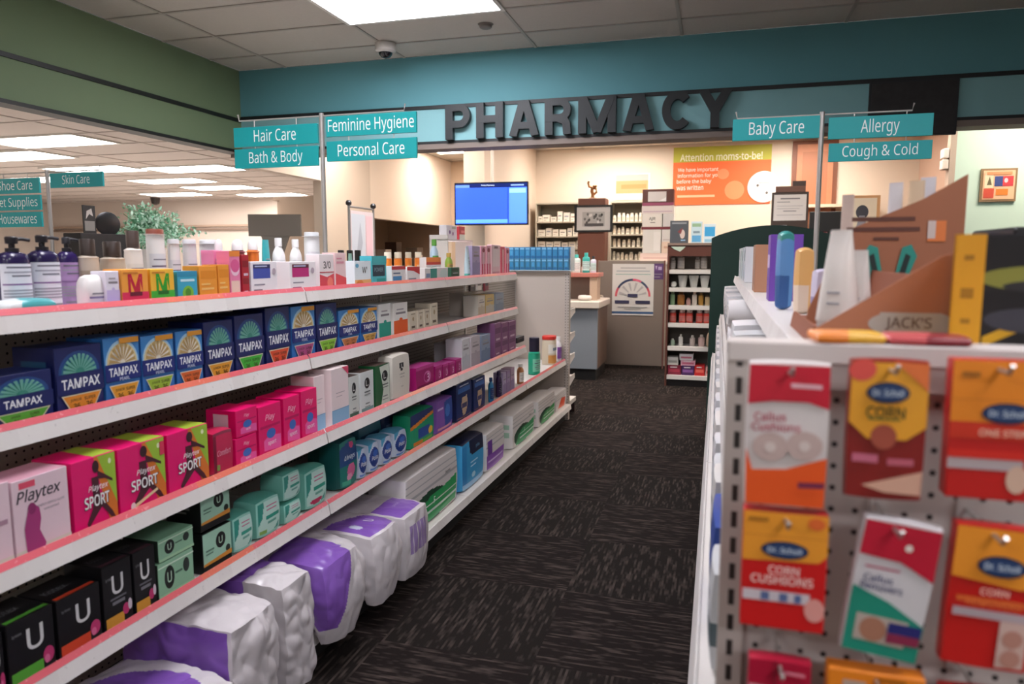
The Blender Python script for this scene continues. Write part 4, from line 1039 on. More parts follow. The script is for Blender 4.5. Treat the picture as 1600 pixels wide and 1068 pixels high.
('S1',2.044,0.069,0.186,0.05,0.17,None,'white_bottle', 'bottle', 'cyl', ('#e2e2e2', '#d4d4d6'), 'wide white cylinder bottle above the orange cartons', 'plain white bottles behind the front row'),
('S1',2.014,0.034,0.187,0.024,0.12,None,'dome_bottle', 'bottle', 'dome', ('#cfccd0', '#e8e6e4'), 'grey white bottle with dome cap', None),
('S1',2.118,0.051,0.189,0.037,0.12,None,'dome_bottle', 'bottle', 'dome', ('#7a2230', '#e8e4e2'), 'maroon bottle with white dome cap', None),
('S1',2.198,0.046,0.191,0.033,0.12,None,'dome_bottle', 'bottle', 'dome', ('#e0742a', '#e8e4e2'), 'orange bottle with white dome cap', None),
('S1',1.964,0.04,0.15,0.05,0.095,None,'carton', 'box', 'two', ('#e889b4', '#d86aa0'), 'pink carton in front of the grey dome capped bottle', None),
('S1',1.961,0.05,0.148,0.05,0.03,None,'carton', 'box', 'pinkwhite', (), 'pink carton with orange top and white swoosh', None),
('S1',2.013,0.036,0.136,0.05,0.03,None,'carton', 'box', 'two2', ('#b02032', '#8a1826'), 'narrow crimson carton beside the pink swoosh carton', None),
('S1',2.295,0.038,0.191,0.027,0.14,None,'teal_tube', 'tube', 'tubecap', ('#3fa8ae', '#55bcc0'), 'teal tube beside the orange dome bottle', None),
('S1',2.353,0.053,0.199,0.038,0.12,None,'lotion_bottle', 'bottle', 'bot', ('#ecebea', '#c8c6c8', 'cap'), 'white lotion bottle beside the teal tube', None),
('S1',2.463,0.053,0.196,0.038,0.12,None,'lotion_bottle', 'bottle', 'bot', ('#ecebea', '#d0c6cc', 'cap'), 'white lotion bottle above the magenta label carton', None),
('S1',2.654,0.075,0.23,0.054,0.16,None,'white_bottle', 'bottle', 'cyl', ('#e6e8e8', '#d6d8da'), 'wide white cylinder bottle standing beside the sign pole', None),
('S1',2.112,0.145,0.113,0.07,0.03,None,'carton', 'box', 'labelbox', ('#ece6ea', '#4050a8'), 'white carton with a blue label', None),
('S1',2.344,0.168,0.111,0.07,0.03,None,'carton', 'box', 'labelbox', ('#f0eaec', '#c02a78'), 'white carton with a magenta label', None),
('S1',2.507,0.104,0.139,0.06,0.03,None,'carton', 'box', 'redfoot', (), 'white carton with red lower half and dark numerals', None),
('S1',2.613,0.082,0.145,0.06,0.03,None,'carton', 'box', 'redfoot2', (), 'pale pink carton with red foot beside the numeral carton', None),
('S1',2.806,0.028,0.157,0.02,0.13,None,'serum_bottle', 'bottle', 'capsq', ('#e8cdb8', '#1a1614'), 'peach bottle with square black cap beside the sign pole', 'peach bottles with square black caps'),
('S1',2.883,0.029,0.157,0.021,0.13,None,'serum_bottle', 'bottle', 'capsq', ('#e8cdb8', '#1a1614'), 'peach bottle with square black cap in the middle of three', 'peach bottles with square black caps'),
('S1',2.953,0.029,0.158,0.021,0.13,None,'serum_bottle', 'bottle', 'capsq', ('#e8cdb8', '#1a1614'), 'peach bottle with square black cap above the white carton', 'peach bottles with square black caps'),
('S1',2.742,0.027,0.143,0.02,0.05,None,'green_tube', 'tube', 'tubecap', ('#8fb8a0', '#d8d8d2'), 'grey green tube standing between cartons', None),
('S1',2.796,0.143,0.111,0.05,0.03,None,'carton', 'box', 'wbox', (), 'white carton with dark letters and orange foot', None),
('S1',2.946,0.138,0.132,0.06,0.03,None,'carton', 'box', 'tealbox', (), 'teal carton with dark label panel', None),
('S1',3.243,0.047,0.151,0.034,0.12,None,'tablet_tub', 'bottle', 'capsq', ('#ee8a34', '#e8dcc4'), 'orange tub with cream cap beside the teal carton', 'orange boxes behind the toothpaste cartons'),
('S1',3.358,0.049,0.151,0.035,0.12,None,'tablet_tub', 'bottle', 'capsq', ('#ee8a34', '#e8dcc4'), 'orange tub with cream cap, second from the teal carton', 'orange boxes behind the toothpaste cartons'),
('S1',3.475,0.044,0.152,0.031,0.12,None,'tablet_tub', 'bottle', 'capsq', ('#ee8a34', '#e8dcc4'), 'orange tub with cream cap, third from the teal carton', 'orange boxes behind the toothpaste cartons'),
('S1',3.604,0.048,0.153,0.035,0.12,None,'tablet_tub', 'bottle', 'capsq', ('#ee8a34', '#e8dcc4'), 'orange tub with cream cap, farthest from the teal carton', 'orange boxes behind the toothpaste cartons'),
('S1',3.143,0.148,0.085,0.05,0.03,None,'carton', 'box', 'toothp', (0,), 'white and red carton with blue panel', None),
('S1',3.309,0.147,0.079,0.05,0.03,None,'carton', 'box', 'toothp', (1,), 'white carton with red top beside it', None),
('S1',3.593,0.31,0.07,0.05,0.025,None,'carton', 'box', 'toothp', (2,), 'white carton with teal stripe and curved end', None),
('S1',3.679,0.2,0.125,0.04,0.08,None,'carton', 'box', 'toothp', (3,), 'carton with orange top and mint curve', None),
('S1',3.878,0.059,0.227,0.043,0.14,None,'wash_bottle', 'bottle', 'bot', ('#b8cfe0', '#5a9a3a', 'cap'), 'pale blue bottle with green collar', None),
('S1',3.898,0.055,0.15,0.04,0.06,None,'wash_bottle', 'bottle', 'bot', ('#96b244', '#c8a050', 'cap'), 'lime green bottle beside a small dark green carton', None),
('S1',3.861,0.126,0.068,0.05,0.025,None,'carton', 'box', 'two2', ('#2a5a44', '#1c4030'), 'small dark green carton', None),
('S1',4.136,0.047,0.19,0.034,0.04,None,'mint_tube', 'tube', 'tubecap', ('#c6dce6', '#58c0b4'), 'pale blue tube with mint cap', None),
('S1',4.251,0.137,0.194,0.04,0.04,None,'lavender_carton', 'box', 'two', ('#b4a6c8', '#9a90b8'), 'lavender carton beside the pale blue tube', None),
('S1',4.389,0.083,0.196,0.03,0.04,None,'razor_card', 'card', 'razor', (0,), 'slim pink card next to the lavender carton', 'pink and red carded razors at the shelf end'),
('S1',4.489,0.087,0.198,0.03,0.04,None,'razor_card', 'card', 'razor', (1,), 'slim pink card, second from the lavender carton', 'pink and red carded razors at the shelf end'),
('S1',4.643,0.188,0.207,0.03,0.04,None,'razor_card', 'card', 'razor', (2,), 'wide pale pink card at the shelf end', 'pink and red carded razors at the shelf end'),
('S1',4.796,0.084,0.197,0.03,0.04,None,'razor_card', 'card', 'razor', (3,), 'slim red card beyond the wide pale card', 'pink and red carded razors at the shelf end'),
('S1',4.9,0.087,0.19,0.03,0.04,None,'razor_card', 'card', 'razor', (4,), 'slim pink card at the very end of the top shelf', 'pink and red carded razors at the shelf end')]


for sh, t, w, h, d, setb, zb, name, cat, style, args, label, group in LEFT_ROWS:
    o = make(style, name, w, d, h, args)
    X, z = SHELF[sh]
    o.location = gp(t, X + setb, (z if zb is None else zb) + .0008)
    o.rotation_euler = (0, 0, GROT)
    tag(o, label, cat, group)

# flat things lying on the front of the top shelf
def flat_pack(label, t, X, w, d, h, col, col2, seed):
    o = soft_pack('flat_pack', w, d, h, col, zone=lambda a, b, c: col2 if a < -.2 + .3 * b else None, n=14, k=.25, crumple=.003, seed=seed)
    o.location = gp(t, X, 1.339); o.rotation_euler = (0, 0, GROT)
    tag(o, label, 'pack')
flat_pack('flat teal and white pack lying before the pump bottles', 1.25, 1.515, .13, .075, .034, '#4fa8ac', '#d8dede', 1)
flat_pack('flat pink pack lying on the top shelf edge', 1.368, 1.52, .075, .06, .012, '#d86a90', '#b8507c', 2)
flat_pack('flat purple pack lying before the rounded white tub', 1.462, 1.507, .10, .03, .012, '#6a4a9a', '#8a6ab0', 3)

# wrapped pad bags lying on the base shelf, ends over the edge
def pad_bag(label, t, w, h, d, X, crumple, seed, zone, texts=(), turn=0.0, tilt=0.0, k=.16):
    o = soft_pack('pad_bag', w, d, h, '#cfc8ca', zone=zone, n=56, droop=.07, lip=1.362 - X, k=k, crumple=crumple, seed=seed, texts=texts, rough=.28)
    o.location = gp(t, X, .151); o.rotation_euler = (tilt, 0, GROT + turn)
    tag(o, label, 'bag', 'wrapped pad bags on the base shelf')
PURP = '#8257b0'
pad_bag('purple and white pad bag lying lowest at the frame bottom', 1.385, .33, .20, .42, 1.22, .006, 1, lambda a, b, c: ('#b9adc8' if (a + .25) ** 2 / .05 + (b + .2) ** 2 / .09 < 1 else PURP) if c > .3 and (a + .1) ** 2 / .75 + (b + .1) ** 2 / .9 < 1 else None)
pad_bag('crumpled white pad bag with purple side, standing beside the lowest purple bag', 1.67, .215, .30, .40, 1.275, .010, 2, lambda a, b, c: PURP if a < -.45 and b > -.93 and -.75 < c < .96 else None, k=.12)
pad_bag('tall crumpled white pad bag, narrowest, purple far back', 1.89, .165, .32, .40, 1.275, .009, 3, lambda a, b, c: PURP if b > -.2 and (c > .2 or a < -.6) else None, k=.12)
pad_bag('plump white pad bag with a purple near corner, middle of the row', 2.205, .31, .28, .44, 1.275, .005, 4, lambda a, b, c: PURP if ((b < -.8 and a < -.3 + .5 * c and c > -.55) or (b >= -.8 and b < .2 and (a < .35 and c > .6)) or (a < -.6 and b < .2 and c > -.6)) else None, k=.24)
pad_bag('white pad bag with wide purple top panel and small flower mark', 2.52, .25, .25, .46, 1.275, .005, 5, lambda a, b, c: ('#c4c8dc' if (a + .45) ** 2 / .03 + (b + .45) ** 2 / .02 < 1 else PURP) if c > .5 and -.85 < a < .95 and -.93 < b < -.05 - .25 * a else None, texts=[('t', 'U', .62, .24, .10, .1, '#d8cfe0', .02)], k=.18)
pad_bag('white pad bag with purple top print, beside the green and white pack', 2.79, .25, .23, .46, 1.275, .004, 6, lambda a, b, c: PURP if c > .6 and -.9 < a < .9 and -.88 < b < -.2 else ('#9a82b4' if b < -.9 and -.75 < a < .6 and -.25 < c < .65 and abs(((a + 1) * 5) % 1.5 - .75) > .12 else None), texts=[('t', 'poise', .55, .26, .05, .4, '#b8a4cc', .02)], k=.12)

# the tall end panel with its own short shelves on the far side
r = empty('end_display', 'beige end panel closing the long shelving run, short shelves on its far side', 'shelving', gp(6.30, SPINE, 0), -GA)
mb = MB(); mb.box(-.52, .52, -.02, .02, .02, 1.33, M('#c3b6aa', .6)); mb.build('back_panel', r)
for x in (-.50, .50):
    mb = MB(); mb.box(x - .02, x + .02, -.026, .03, 0, 1.335, pegboard_material('slotted_post', '#bdb2a8', '#4a4440', .025, .004, (0, 2))); mb.build('upright', r)
mb = MB(); mb.box(-.52, .52, -.03, .03, 1.325, 1.34, M('#d6d0cb', .4)); mb.build('top_rail', r)
mb = MB(); mb.box(-.50, .50, .02, .40, .10, .14, M(WHITE, .4)); mb.box(-.50, .50, .34, .36, 0, .10, M('#3a2420', .6)); mb.build('base_deck', r)
for z in (.36, .56, .76, .98):
    mb = MB(); mb.box(-.50, .50, .02, .33, z - .02, z, M(WHITE, .4))
    for x in (-.50, .492):
        mb.prism_x([(.02, z + .01), (.33, z + .012), (.335, z - .03), (.26, z - .045), (.02, z - .10)], x, x + .008, M(WHITE, .4))
    mb.build('shelf', r)
EN = (('#8a7ab0', '#6a5a9a'), ('#6a4a8a', '#e0d8e0'), ('#c8a040', '#e0c070'), ('#2f5a94', '#c8d0dc'))
for i, (z, (c1, c2)) in enumerate(zip((.36, .56, .76, .98), EN)):
    o = carton('carton', .10, .16, .135 if i < 3 else .26, c1, [('r', .1, .4, .9, .7, c2)], side=[('r', .1, .4, .9, .7, c2)])
    p = gp(6.30 + .10, SPINE, z); q = Vector(p) + Vector((math.cos(GA), -math.sin(GA), 0)) * .42
    o.location = (q.x, q.y, z + .001); o.rotation_euler = (0, 0, -GA)
    tag(o, ('plum carton on the lowest short shelf of the end panel', 'violet carton on the second short shelf of the end panel', 'yellow carton on the third short shelf of the end panel', 'tall blue carton on the top short shelf of the end panel')[i], 'box')

# two tiers of blue packs standing on top of the end panel
tray = empty('clear_tray', 'clear plastic tray of blue packs on top of the end panel', 'tray', gp(6.30, 1.70, 1.341), -GA)
mb = MB(); mb.box(-.32, .32, -.06, .10, 0, .006, M('#c8d8e0', .2)); mb.build('base', tray)
for x in (-.318, .316):
    mb = MB(); mb.box(x, x + .003, -.06, .10, .006, .215, M('#b4c6d2', .15)); mb.build('divider', tray)
for tier in (0, 1):
    for i in range(12):
        wv = .0505
        o = carton('blue_pack', .047, .07, .098 if not tier else .104, '#2f7cae' if tier else '#3a7898', [('r', .1, .78, .9, .94, '#7ab4d4'), ('r', .08, .1, .92, .2, '#1c5a90'), ('r', .25, .3, .75, .7, ('#3f90c0', '#2f84b4', '#4a9ac8')[(i * 7 + tier) % 3])])
        q = Vector(gp(6.30 - (.0 if not tier else 0.0), 1.70, 0)) + Vector((math.cos(GA), -math.sin(GA), 0)) * (-.283 + wv * i)
        o.location = (q.x, q.y - .04, 1.348 + tier * .099); o.rotation_euler = (0, 0, -GA)
        tag(o, 'slim blue pack in the ' + ('upper' if tier else 'lower') + ' tier of the clear tray on the end panel', 'pack', 'blue packs, ' + ('upper' if tier else 'lower') + ' tier')

# small things hung on the ribbed panel past the shelves
for i, (t, z, w, h, c1, c2) in enumerate(((5.10, 1.20, .10, .14, '#3a3432', '#8a847c'), (5.25, 1.21, .10, .12, '#c8c0b8', '#6a6460'), (5.42, 1.20, .09, .13, '#7a3038', '#3a3a3c'), (5.20, .98, .10, .08, '#2a2826', '#7a7470'))):
    o = carton('hanging_card', w, .014, h, c1, [('r', .15, .3, .85, .7, c2), ('r', .3, .86, .7, .92, '#d0ccc8')])
    o.location = gp(t, 1.876, z); o.rotation_euler = (0, 0, GROT)
    tag(o, ('dark hanging card first on the ribbed panel', 'pale hanging card on the ribbed panel', 'maroon hanging card at the end of the ribbed panel', 'small black hanging card lower on the ribbed panel')[i], 'card')

# small rack with gift boxes at the far end of the top shelf
r = empty('riser_rack', 'small white riser rack near the far end of the top shelf', 'rack', gp(4.35, 1.68, 1.339), GROT)
mb = MB(); mb.box(-.22, .22, 0, .12, .225, .235, M('#e4dcd4', .4)); mb.build('top_shelf', r)
mb = MB(); mb.box(-.22, -.21, 0, .12, 0, .26, M('#d8d0c8', .4)); mb.build('side_panel', r)
mb = MB(); mb.box(.21, .22, 0, .12, 0, .235, M('#d8d0c8', .4)); mb.build('side_panel', r)
for i, (x, w, h, c1, fr) in enumerate(((-.10, .17, .085, '#e6e2e4', [('e', .3, .5, .08, .14, '#7a5a8a'), ('e', .6, .4, .07, .14, '#a06a90'), ('r', .5, .75, .9, .9, '#b8c4a8')]), (.08, .10, .085, '#c23a44', [('r', 0, 0, 1, .4, '#d8e0d0'), ('r', .3, .5, .9, .7, '#e88a8a')]))):
    o = carton('gift_box', w, .05, h, c1, fr)
    o.location = gp(4.35 + x, 1.70, 1.5755); o.rotation_euler = (0, 0, GROT)
    tag(o, ('white gift box with plum dots on the riser rack', 'red and white gift box on the riser rack')[i], 'box')

# second run further left: a plain low gondola that carries the plant, the display and another sign
r = empty('shelving_unit', 'parallel shelving unit behind the long run, under the Skin Care sign', 'shelving', gp(3.7, 3.95, 0), GROT)
mb = MB(); mb.box(-1.8, 1.8, -.02, .02, .1, 1.31, PEG); mb.build('back_panel', r)
for sgn in (-1, 1):
    mb = MB(); mb.box(-1.8, 1.8, min(sgn * .03, sgn * .5), max(sgn * .03, sgn * .5), .1, .14, M(WHITE, .4)); mb.build('base_deck', r)
for z in (.54, .82, 1.09, 1.338):
    for sgn in (-1, 1):
        mb = MB(); mb.box(-1.8, 1.8, min(sgn * .03, sgn * .42), max(sgn * .03, sgn * .42), z - .028, z, M(WHITE, .4)); mb.build('shelf', r)
for x in (-1.8, 0, 1.76):
    mb = MB(); mb.box(x, x + .04, -.03, .03, 0, 1.335, M(STEEL, .4)); mb.build('upright', r)

p = empty('potted_plant', 'bushy artificial plant with small pale green leaves behind the white tubes', 'plant', gp(4.06, 3.85, 1.338))
mb = MB(); mb.lathe([(.07, 0), (.10, .17), (.105, .18), (.09, .18)], M('#ddd6cf', .4), n=24); mb.build('pot', p, smooth=True)
mb = MB(); rnd = random.Random(4)
st = MB()
for i in range(60):
    a, el = rnd.uniform(0, 2 * PI), rnd.uniform(.15, 1.35)
    R = rnd.uniform(.16, .30)
    end = Vector((math.cos(a) * math.cos(el) * R * 1.05, math.sin(a) * math.cos(el) * R * 1.05, .20 + math.sin(el) * R * .98))
    if i % 3 == 0: end += Vector((-.02, .16, -.05))
    midp = Vector((end.x * .4, end.y * .4, .17 + (end.z - .17) * .7))
    st.tube([(0, 0, .17), midp, end], .0022, M('#5a8a5a', .6), n=4)
    for j in range(40):
        f = rnd.uniform(.35, 1.03)
        c = (midp.lerp(end, (f - .4) / .6) if f > .4 else midp * 1.0) + Vector((rnd.gauss(0, .02), rnd.gauss(0, .02), rnd.gauss(0, .02)))
        u = Vector((rnd.gauss(0, 1), rnd.gauss(0, 1), rnd.gauss(0, 1))).normalized(); w = u.orthogonal().normalized()
        l = rnd.uniform(.012, .022); b = l * .42
        mb.add([c - u * l, c + w * b, c + u * l, c - w * b], [(0, 1, 2, 3)], M(('#a4d0b0', '#cce8d2', '#74b08a')[rnd.randrange(3)], .6))
mb.build('foliage', p); st.build('stems', p)

r = empty('black_display', 'black display stand with a header card and round disc behind the pump bottles', 'display', gp(3.58, 3.75, 1.338), GROT)
mb = MB(); mb.box(-.16, .2, 0, .14, 0, .27, M('#221e1d', .5), c=.004); mb.build('body', r)
mb = MB(); mb.box(-.09, .0, .05, .056, .27, .44, M('#2a2624', .5)); decals(mb, lambda u, v, e: (-.09 + .09 * u, .05 - e, .27 + .17 * v), [('r', .1, .1, .9, .45, '#8a847e'), ('p', [(.2, .5), (.5, .7), (.8, .62), (.7, .9), (.3, .8)], '#c4bab2')], .09, .17); mb.build('header_card', r)
mb = MB(); mb.lathe([(.06, -.006), (.075, 0), (.06, .006)], M('#141214', .3), n=26, sx=1.3, sy=1.0); o = mb.build('disc', r, smooth=True); o.location = (.10, .06, .335); o.rotation_euler = (PI / 2, 0, 0)

# ------------------------------------------------------------------ aisle signs on poles
TEALS, BACKS = '#139c9e', '#a8aaa4'
def aisle_sign(label, loc, rot, z0, ztop, panels, bar, brk=None):
    """pole standing on a shelving spine from z0, with a cross bar and hung panels (x0, x1, z0, z1, text)"""
    r = empty('aisle_sign', label, 'sign', (loc[0], loc[1], 0), rot)
    mb = MB(); mb.tube([(0, 0, z0 + .001), (0, 0, ztop)], .011, M('#b4b0ac', .3, metal=.6), n=12); mb.build('pole', r, smooth=True)
    zb = ztop - .012
    mb = MB(); mb.tube([(bar[0], 0, zb + .03), (bar[0] + .006, 0, zb), (bar[1] - .006, 0, zb), (bar[1], 0, zb + .03)], .004, M('#c4c0bc', .3, metal=.5), n=8); mb.build('cross_bar', r, smooth=True)
    for x0, x1, a, b, txt, tw in panels:
        mb = MB(); mb.box(x0, x1, -.006, .006, a, b, M(TEALS, .45), c=.001)
        p = mb.build('sign_panel', r)
        w, h = x1 - x0, b - a
        desc = any(ch in txt for ch in 'gypqj')
        for side in (1, -1):
            mb = MB()
            F = (lambda u, v, e: (x0 + u * w, -.006 - e, a + v * h)) if side > 0 else (lambda u, v, e: (x1 - u * w, .006 + e, a + v * h))
            decals(mb, F, [('t', txt, .5, .46 if desc else .54, .80 if desc else .62, tw, '#e6f2f0', 0.0)], w, h, e0=.0008)
            mb.build('lettering', p)
        for x in (x0 + w * .25, x0 + w * .75):
            mb = MB(); mb.tube([(x, 0, b - .001), (x, 0, min(zb, b + .03))], .0025, M('#c4c0bc', .3, metal=.5), n=6); mb.build('hanger', p)
    return r
# local x of a panel points to the viewer's right
aisle_sign('teal aisle sign on a pole reading Hair Care, Bath and Body, Feminine Hygiene, Personal Care', gp(3.0, 1.835, 0), -GA, 1.338, 2.118, (
    (-.475, -.02, 1.985, 2.075, 'Hair Care', 0.5), (-.475, -.02, 1.885, 1.975, 'Bath & Body', 0.64),
    (.025, .475, 2.01, 2.10, 'Feminine Hygiene', 0.95), (.025, .475, 1.90, 1.99, 'Personal Care', 0.74)), (-.45, .42))
aisle_sign('teal aisle sign on a pole reading Baby Care, Allergy, Cough and Cold', (.418, 3.5, 0), 0.0, 1.345, 2.095, (
    (-.373, -.002, 1.985, 2.08, 'Baby Care', 0.62), (.028, .436, 1.976, 2.068, 'Allergy', 0.37), (.033, .438, 1.88, 1.958, 'Cough & Cold', 0.73)), (-.36, .36))
aisle_sign('teal aisle sign on a pole reading Skin Care, Shoe Care, Pet Supplies', gp(3.37, 3.92, 0), -GA, 1.338, 1.975, (
    (.025, .42, 1.87, 1.955, 'Skin Care', 0.52), (-.44, -.06, 1.845, 1.935, 'Shoe Care', 0.72), (-.44, -.06, 1.745, 1.835, 'Pet Supplies', 0.88), (-.44, -.06, 1.645, 1.735, 'Housewares', 0.8)), (-.42, .40))

# ------------------------------------------------------------------ shelving run on the right with its peg end facing the viewer
RY0, RY1 = .92, 4.80          # run from its peg end to its far end
RC = .452                     # centre line
r = empty('end_shelving', 'white peg end of the shelving run with hanging foot care packets', 'shelving', (RC, .875, 0))
PEGW = pegboard_material('pegboard_white', '#b5aca5', '#2a2624', .0254, .0034)
mb = MB(); mb.box(-.41, .41, .0, .012, .05, 1.345, PEGW); mb.build('peg_panel', r)
slot, nt, bs = nodes_mat('slotted_white_post', .4)
oo = xyz_node(nt)
fz = math_node(nt, 'FRACT', math_node(nt, 'DIVIDE', oo[2], .032))
ax = math_node(nt, 'LESS_THAN', math_node(nt, 'ABSOLUTE', math_node(nt, 'SUBTRACT', math_node(nt, 'ABSOLUTE', oo[0]), .424)), .0035)
nt.links.new(mix_node(nt, math_node(nt, 'MULTIPLY', ax, math_node(nt, 'LESS_THAN', fz, .62)), '#bcb2aa', '#2e2926'), bs.inputs['Base Color'])
for x in (-.424, .424):
    mb = MB(); mb.box(x - .014, x + .014, -.012, .03, 0, 1.350, slot); mb.build('upright', r)
mb = MB(); mb.box(-.438, .438, -.014, .03, 1.350, 1.374, M('#cfc6c0', .4), c=.002); mb.build('top_cap', r)
mb = MB(); mb.box(-.41, .41, -.008, .0, 1.322, 1.350, M('#bfb5ae', .4)); mb.build('top_rail', r)
mb = MB(); mb.box(-.41, .41, -.05, .03, 0, .05, M('#1c1918', .6)); mb.build('kick_plate', r)

RS = ((.11, 1.344), (.03, 1.10), (-.01, .85), (-.02, .60), (-.03, .36))
NB = 3
for b in range(NB):
    y0 = RY0 + (RY1 - RY0) / NB * b; y1 = RY0 + (RY1 - RY0) / NB * (b + 1); L = y1 - y0
    q = empty('shelving_bay', ('nearest bay of the shelving run beyond the peg end, cardboard tray on top', 'middle bay of the shelving run under the Baby Care sign', 'farthest bay of the shelving run before the green end panel')[b], 'shelving', (RC, (y0 + y1) / 2, 0), -PI / 2, 'bays of the shelving run beyond the peg end')
    for s in (1, -1):
        mb = MB(); mb.box(-L / 2 + .02, L / 2 - .02, *((-.028, -.02) if s > 0 else (.02, .028)), .15, 1.31, PEG); mb.build('back_panel', q)
    mb = MB(); mb.box(-L / 2 + .001, -L / 2 + .019, -.03, .03, 0, 1.335, M(STEEL, .4)); mb.build('upright', q)
    if b == NB - 1:
        mb = MB(); mb.box(L / 2 - .019, L / 2 - .001, -.03, .03, 0, 1.335, M(STEEL, .4)); mb.build('upright', q)
    for X, z in RS:
        add_shelf(q, -L / 2 + .002, L / 2 - .002, X - RC, -.03, z, promo=False)
    mb = MB(); mb.box(-L / 2 + .001, L / 2 - .001, -.49, -.03, .08, .13, M(WHITE, .4), c=.002); mb.build('base_deck', q)
    mb = MB(); mb.box(-L / 2, L / 2, -.44, -.42, 0, .08, M('#1c1918', .6)); mb.build('kick_plate', q)
    mb = MB(); mb.box(-L / 2 + .002, L / 2 - .002, .03, .36, 1.316, 1.344, M(WHITE, .4), c=.001); mb.build('shelf', q)
    mb = MB(); mb.box(-L / 2 + .001, L / 2 - .001, .03, .44, .08, .13, M(WHITE, .4), c=.002); mb.build('base_deck', q)

# ---- packets on peg hooks
def hook(x, z, label):
    t = empty('peg_hook', label, 'hook', (x, .875, z), 0, 'peg hooks holding the foot care packets')
    mb = MB(); mb.tube([(0, .0, 0), (0, -.02, 0), (0, -.11, .002), (0, -.118, .010)], .0022, M('#b8b2ac', .3, metal=.6), n=8); mb.build('wire', t, smooth=True)
    mb = MB(); mb.box(-.008, .008, -.004, .001, -.012, .012, M('#b8b2ac', .4)); mb.build('clip', t)

def packet(label, x, z0, w, h, base, front, tilt=0.0, d=.02, y=.79, k=.08, cat='packet', box=False):
    if box:
        o = carton('foot_care_box', w, d, h, base, front)
    else:
        o = soft_pack('foot_care_packet', w, d, h, base, front, n=14, k=k * .6, flat=True)
    o.location = (x, y, z0); o.rotation_euler = (0, tilt, 0)
    return tag(o, label, cat, 'foot care packets on the peg end')

OVAL = lambda cu, cv: [('e', cu, cv, .28, .075, '#1c2a4a'), ('e', cu, cv, .25, .055, '#26406a'), ('t', 'Dr. Scholl', cu, cv, .05, .40, '#c8d4e0', .02)]
packet('white packet with red top and orange foot, first in the top peg row', .075, 1.205, .082, .157, '#dcd3cf', [
    ('p', [(0, 1), (1, 1), (1, .70), (.75, .74), (.3, .74), (0, .72)], '#cc1c34'), ('p', [(0, 0), (1, 0), (1, .36), (.5, .27), (.08, .25), (0, .40)], '#ee5a1c'),
    ('e', .30, .42, .22, .10, '#c9b0a8'), ('e', .72, .44, .22, .10, '#c9b0a8'), ('e', .30, .42, .07, .035, '#dcccc4'), ('e', .72, .44, .07, .035, '#dcccc4'),
    ('t', 'Callus', .28, .635, .06, .5, '#b83a54', .02), ('t', 'Cushions', .36, .565, .06, .6, '#b83a54', .02), ('r', .52, .84, .9, .87, '#eab8c0'), ('r', .66, .15, .98, .19, '#7a2a4a')])
packet('yellow and maroon corn packet, middle of the top peg row', .169, 1.222, .073, .146, '#8a2420', [
    ('p', [(0, 1), (1, 1), (1, .54), (.75, .44), (.25, .44), (0, .56)], '#eca42c'), ('e', .14, .94, .18, .08, '#e4564c'), ('p', [(.55, 1), (1, 1), (1, .8)], '#e8783c'), ('e', .46, .46, .17, .09, '#a8503c'),
    ('p', [(.2, .10), (.98, .22), (.98, .04), (.5, .06)], '#d8a890'), ('r', .06, .27, .4, .33, '#c86a80'), ('r', .52, .26, .86, .31, '#c06070')] + OVAL(.48, .78) + [('t', 'CORN', .46, .64, .08, .5, '#4a4a1c', .03), ('r', .24, .585, .66, .60, '#8a7a2c')])
packet('orange and red box at the frame edge, top peg row', .264, 1.232, .078, .138, '#c4201c', [
    ('r', 0, .56, 1, 1, '#ec8a20'), ('r', 0, .72, 1, .725, '#c8741c'), ('r', 0, .44, 1, .56, '#d0341c'), ('r', 0, .22, .84, .30, '#b8a8a8'), ('e', .78, .16, .12, .10, '#d8b49c'), ('r', .1, .88, .3, .92, '#a86418'), ('r', 0, .30, 1, .36, '#d82c20')] + OVAL(.62, .63) + [('t', 'ONE STEP', .58, .49, .05, .66, '#ecc0a8', .03)], box=True, d=.022)
packet('orange and red corn cushion box, first in the second peg row', .078, 1.070, .085, .130, '#cc1a1a', [
    ('p', [(0, 1), (1, 1), (1, .66), (.9, .60), (0, .58)], '#ec9a2c'), ('r', 0, .80, 1, .805, '#c87a20'), ('r', .02, .24, .82, .33, '#cfc4c8'), ('e', .88, .2, .12, .1, '#e09a90'), ('r', .06, .92, .3, .95, '#a86a18'), ('e', .86, .93, .1, .05, '#e0682c'), ('r', .24, .25, .34, .32, '#5a6a94'), ('r', .46, .25, .56, .32, '#5a6a94'), ('r', .64, .25, .72, .32, '#5a6a94')] + OVAL(.5, .69) + [('t', 'CORN', .5, .52, .07, .42, '#f0c8c0', .03), ('t', 'CUSHIONS', .48, .435, .075, .76, '#f0c8c0', .03)], box=True, d=.022)
packet('white and green packet with crimson top hanging askew, second peg row', .173, 1.052, .075, .152, '#d2cdcd', [
    ('p', [(0, 1), (1, 1), (1, .62), (.55, .72), (0, .74)], '#bc1430'), ('p', [(0, .50), (.5, .42), (1, .28), (1, 0), (0, 0)], '#1f8a72'), ('r', .12, .10, .80, .30, '#b8a89c'), ('e', .36, .2, .18, .09, '#a8745c'), ('r', .55, .20, .98, .28, '#2a2a6c'), ('r', .55, .13, .98, .20, '#8a2a48'),
    ('t', 'Callus', .30, .58, .055, .4, '#3a3a6a', .02), ('t', 'Removers', .36, .52, .055, .55, '#3a3a6a', .02), ('r', .1, .655, .55, .67, '#b8506c'), ('e', .6, .84, .05, .025, '#e8dcd0')], tilt=math.radians(7), k=.10)
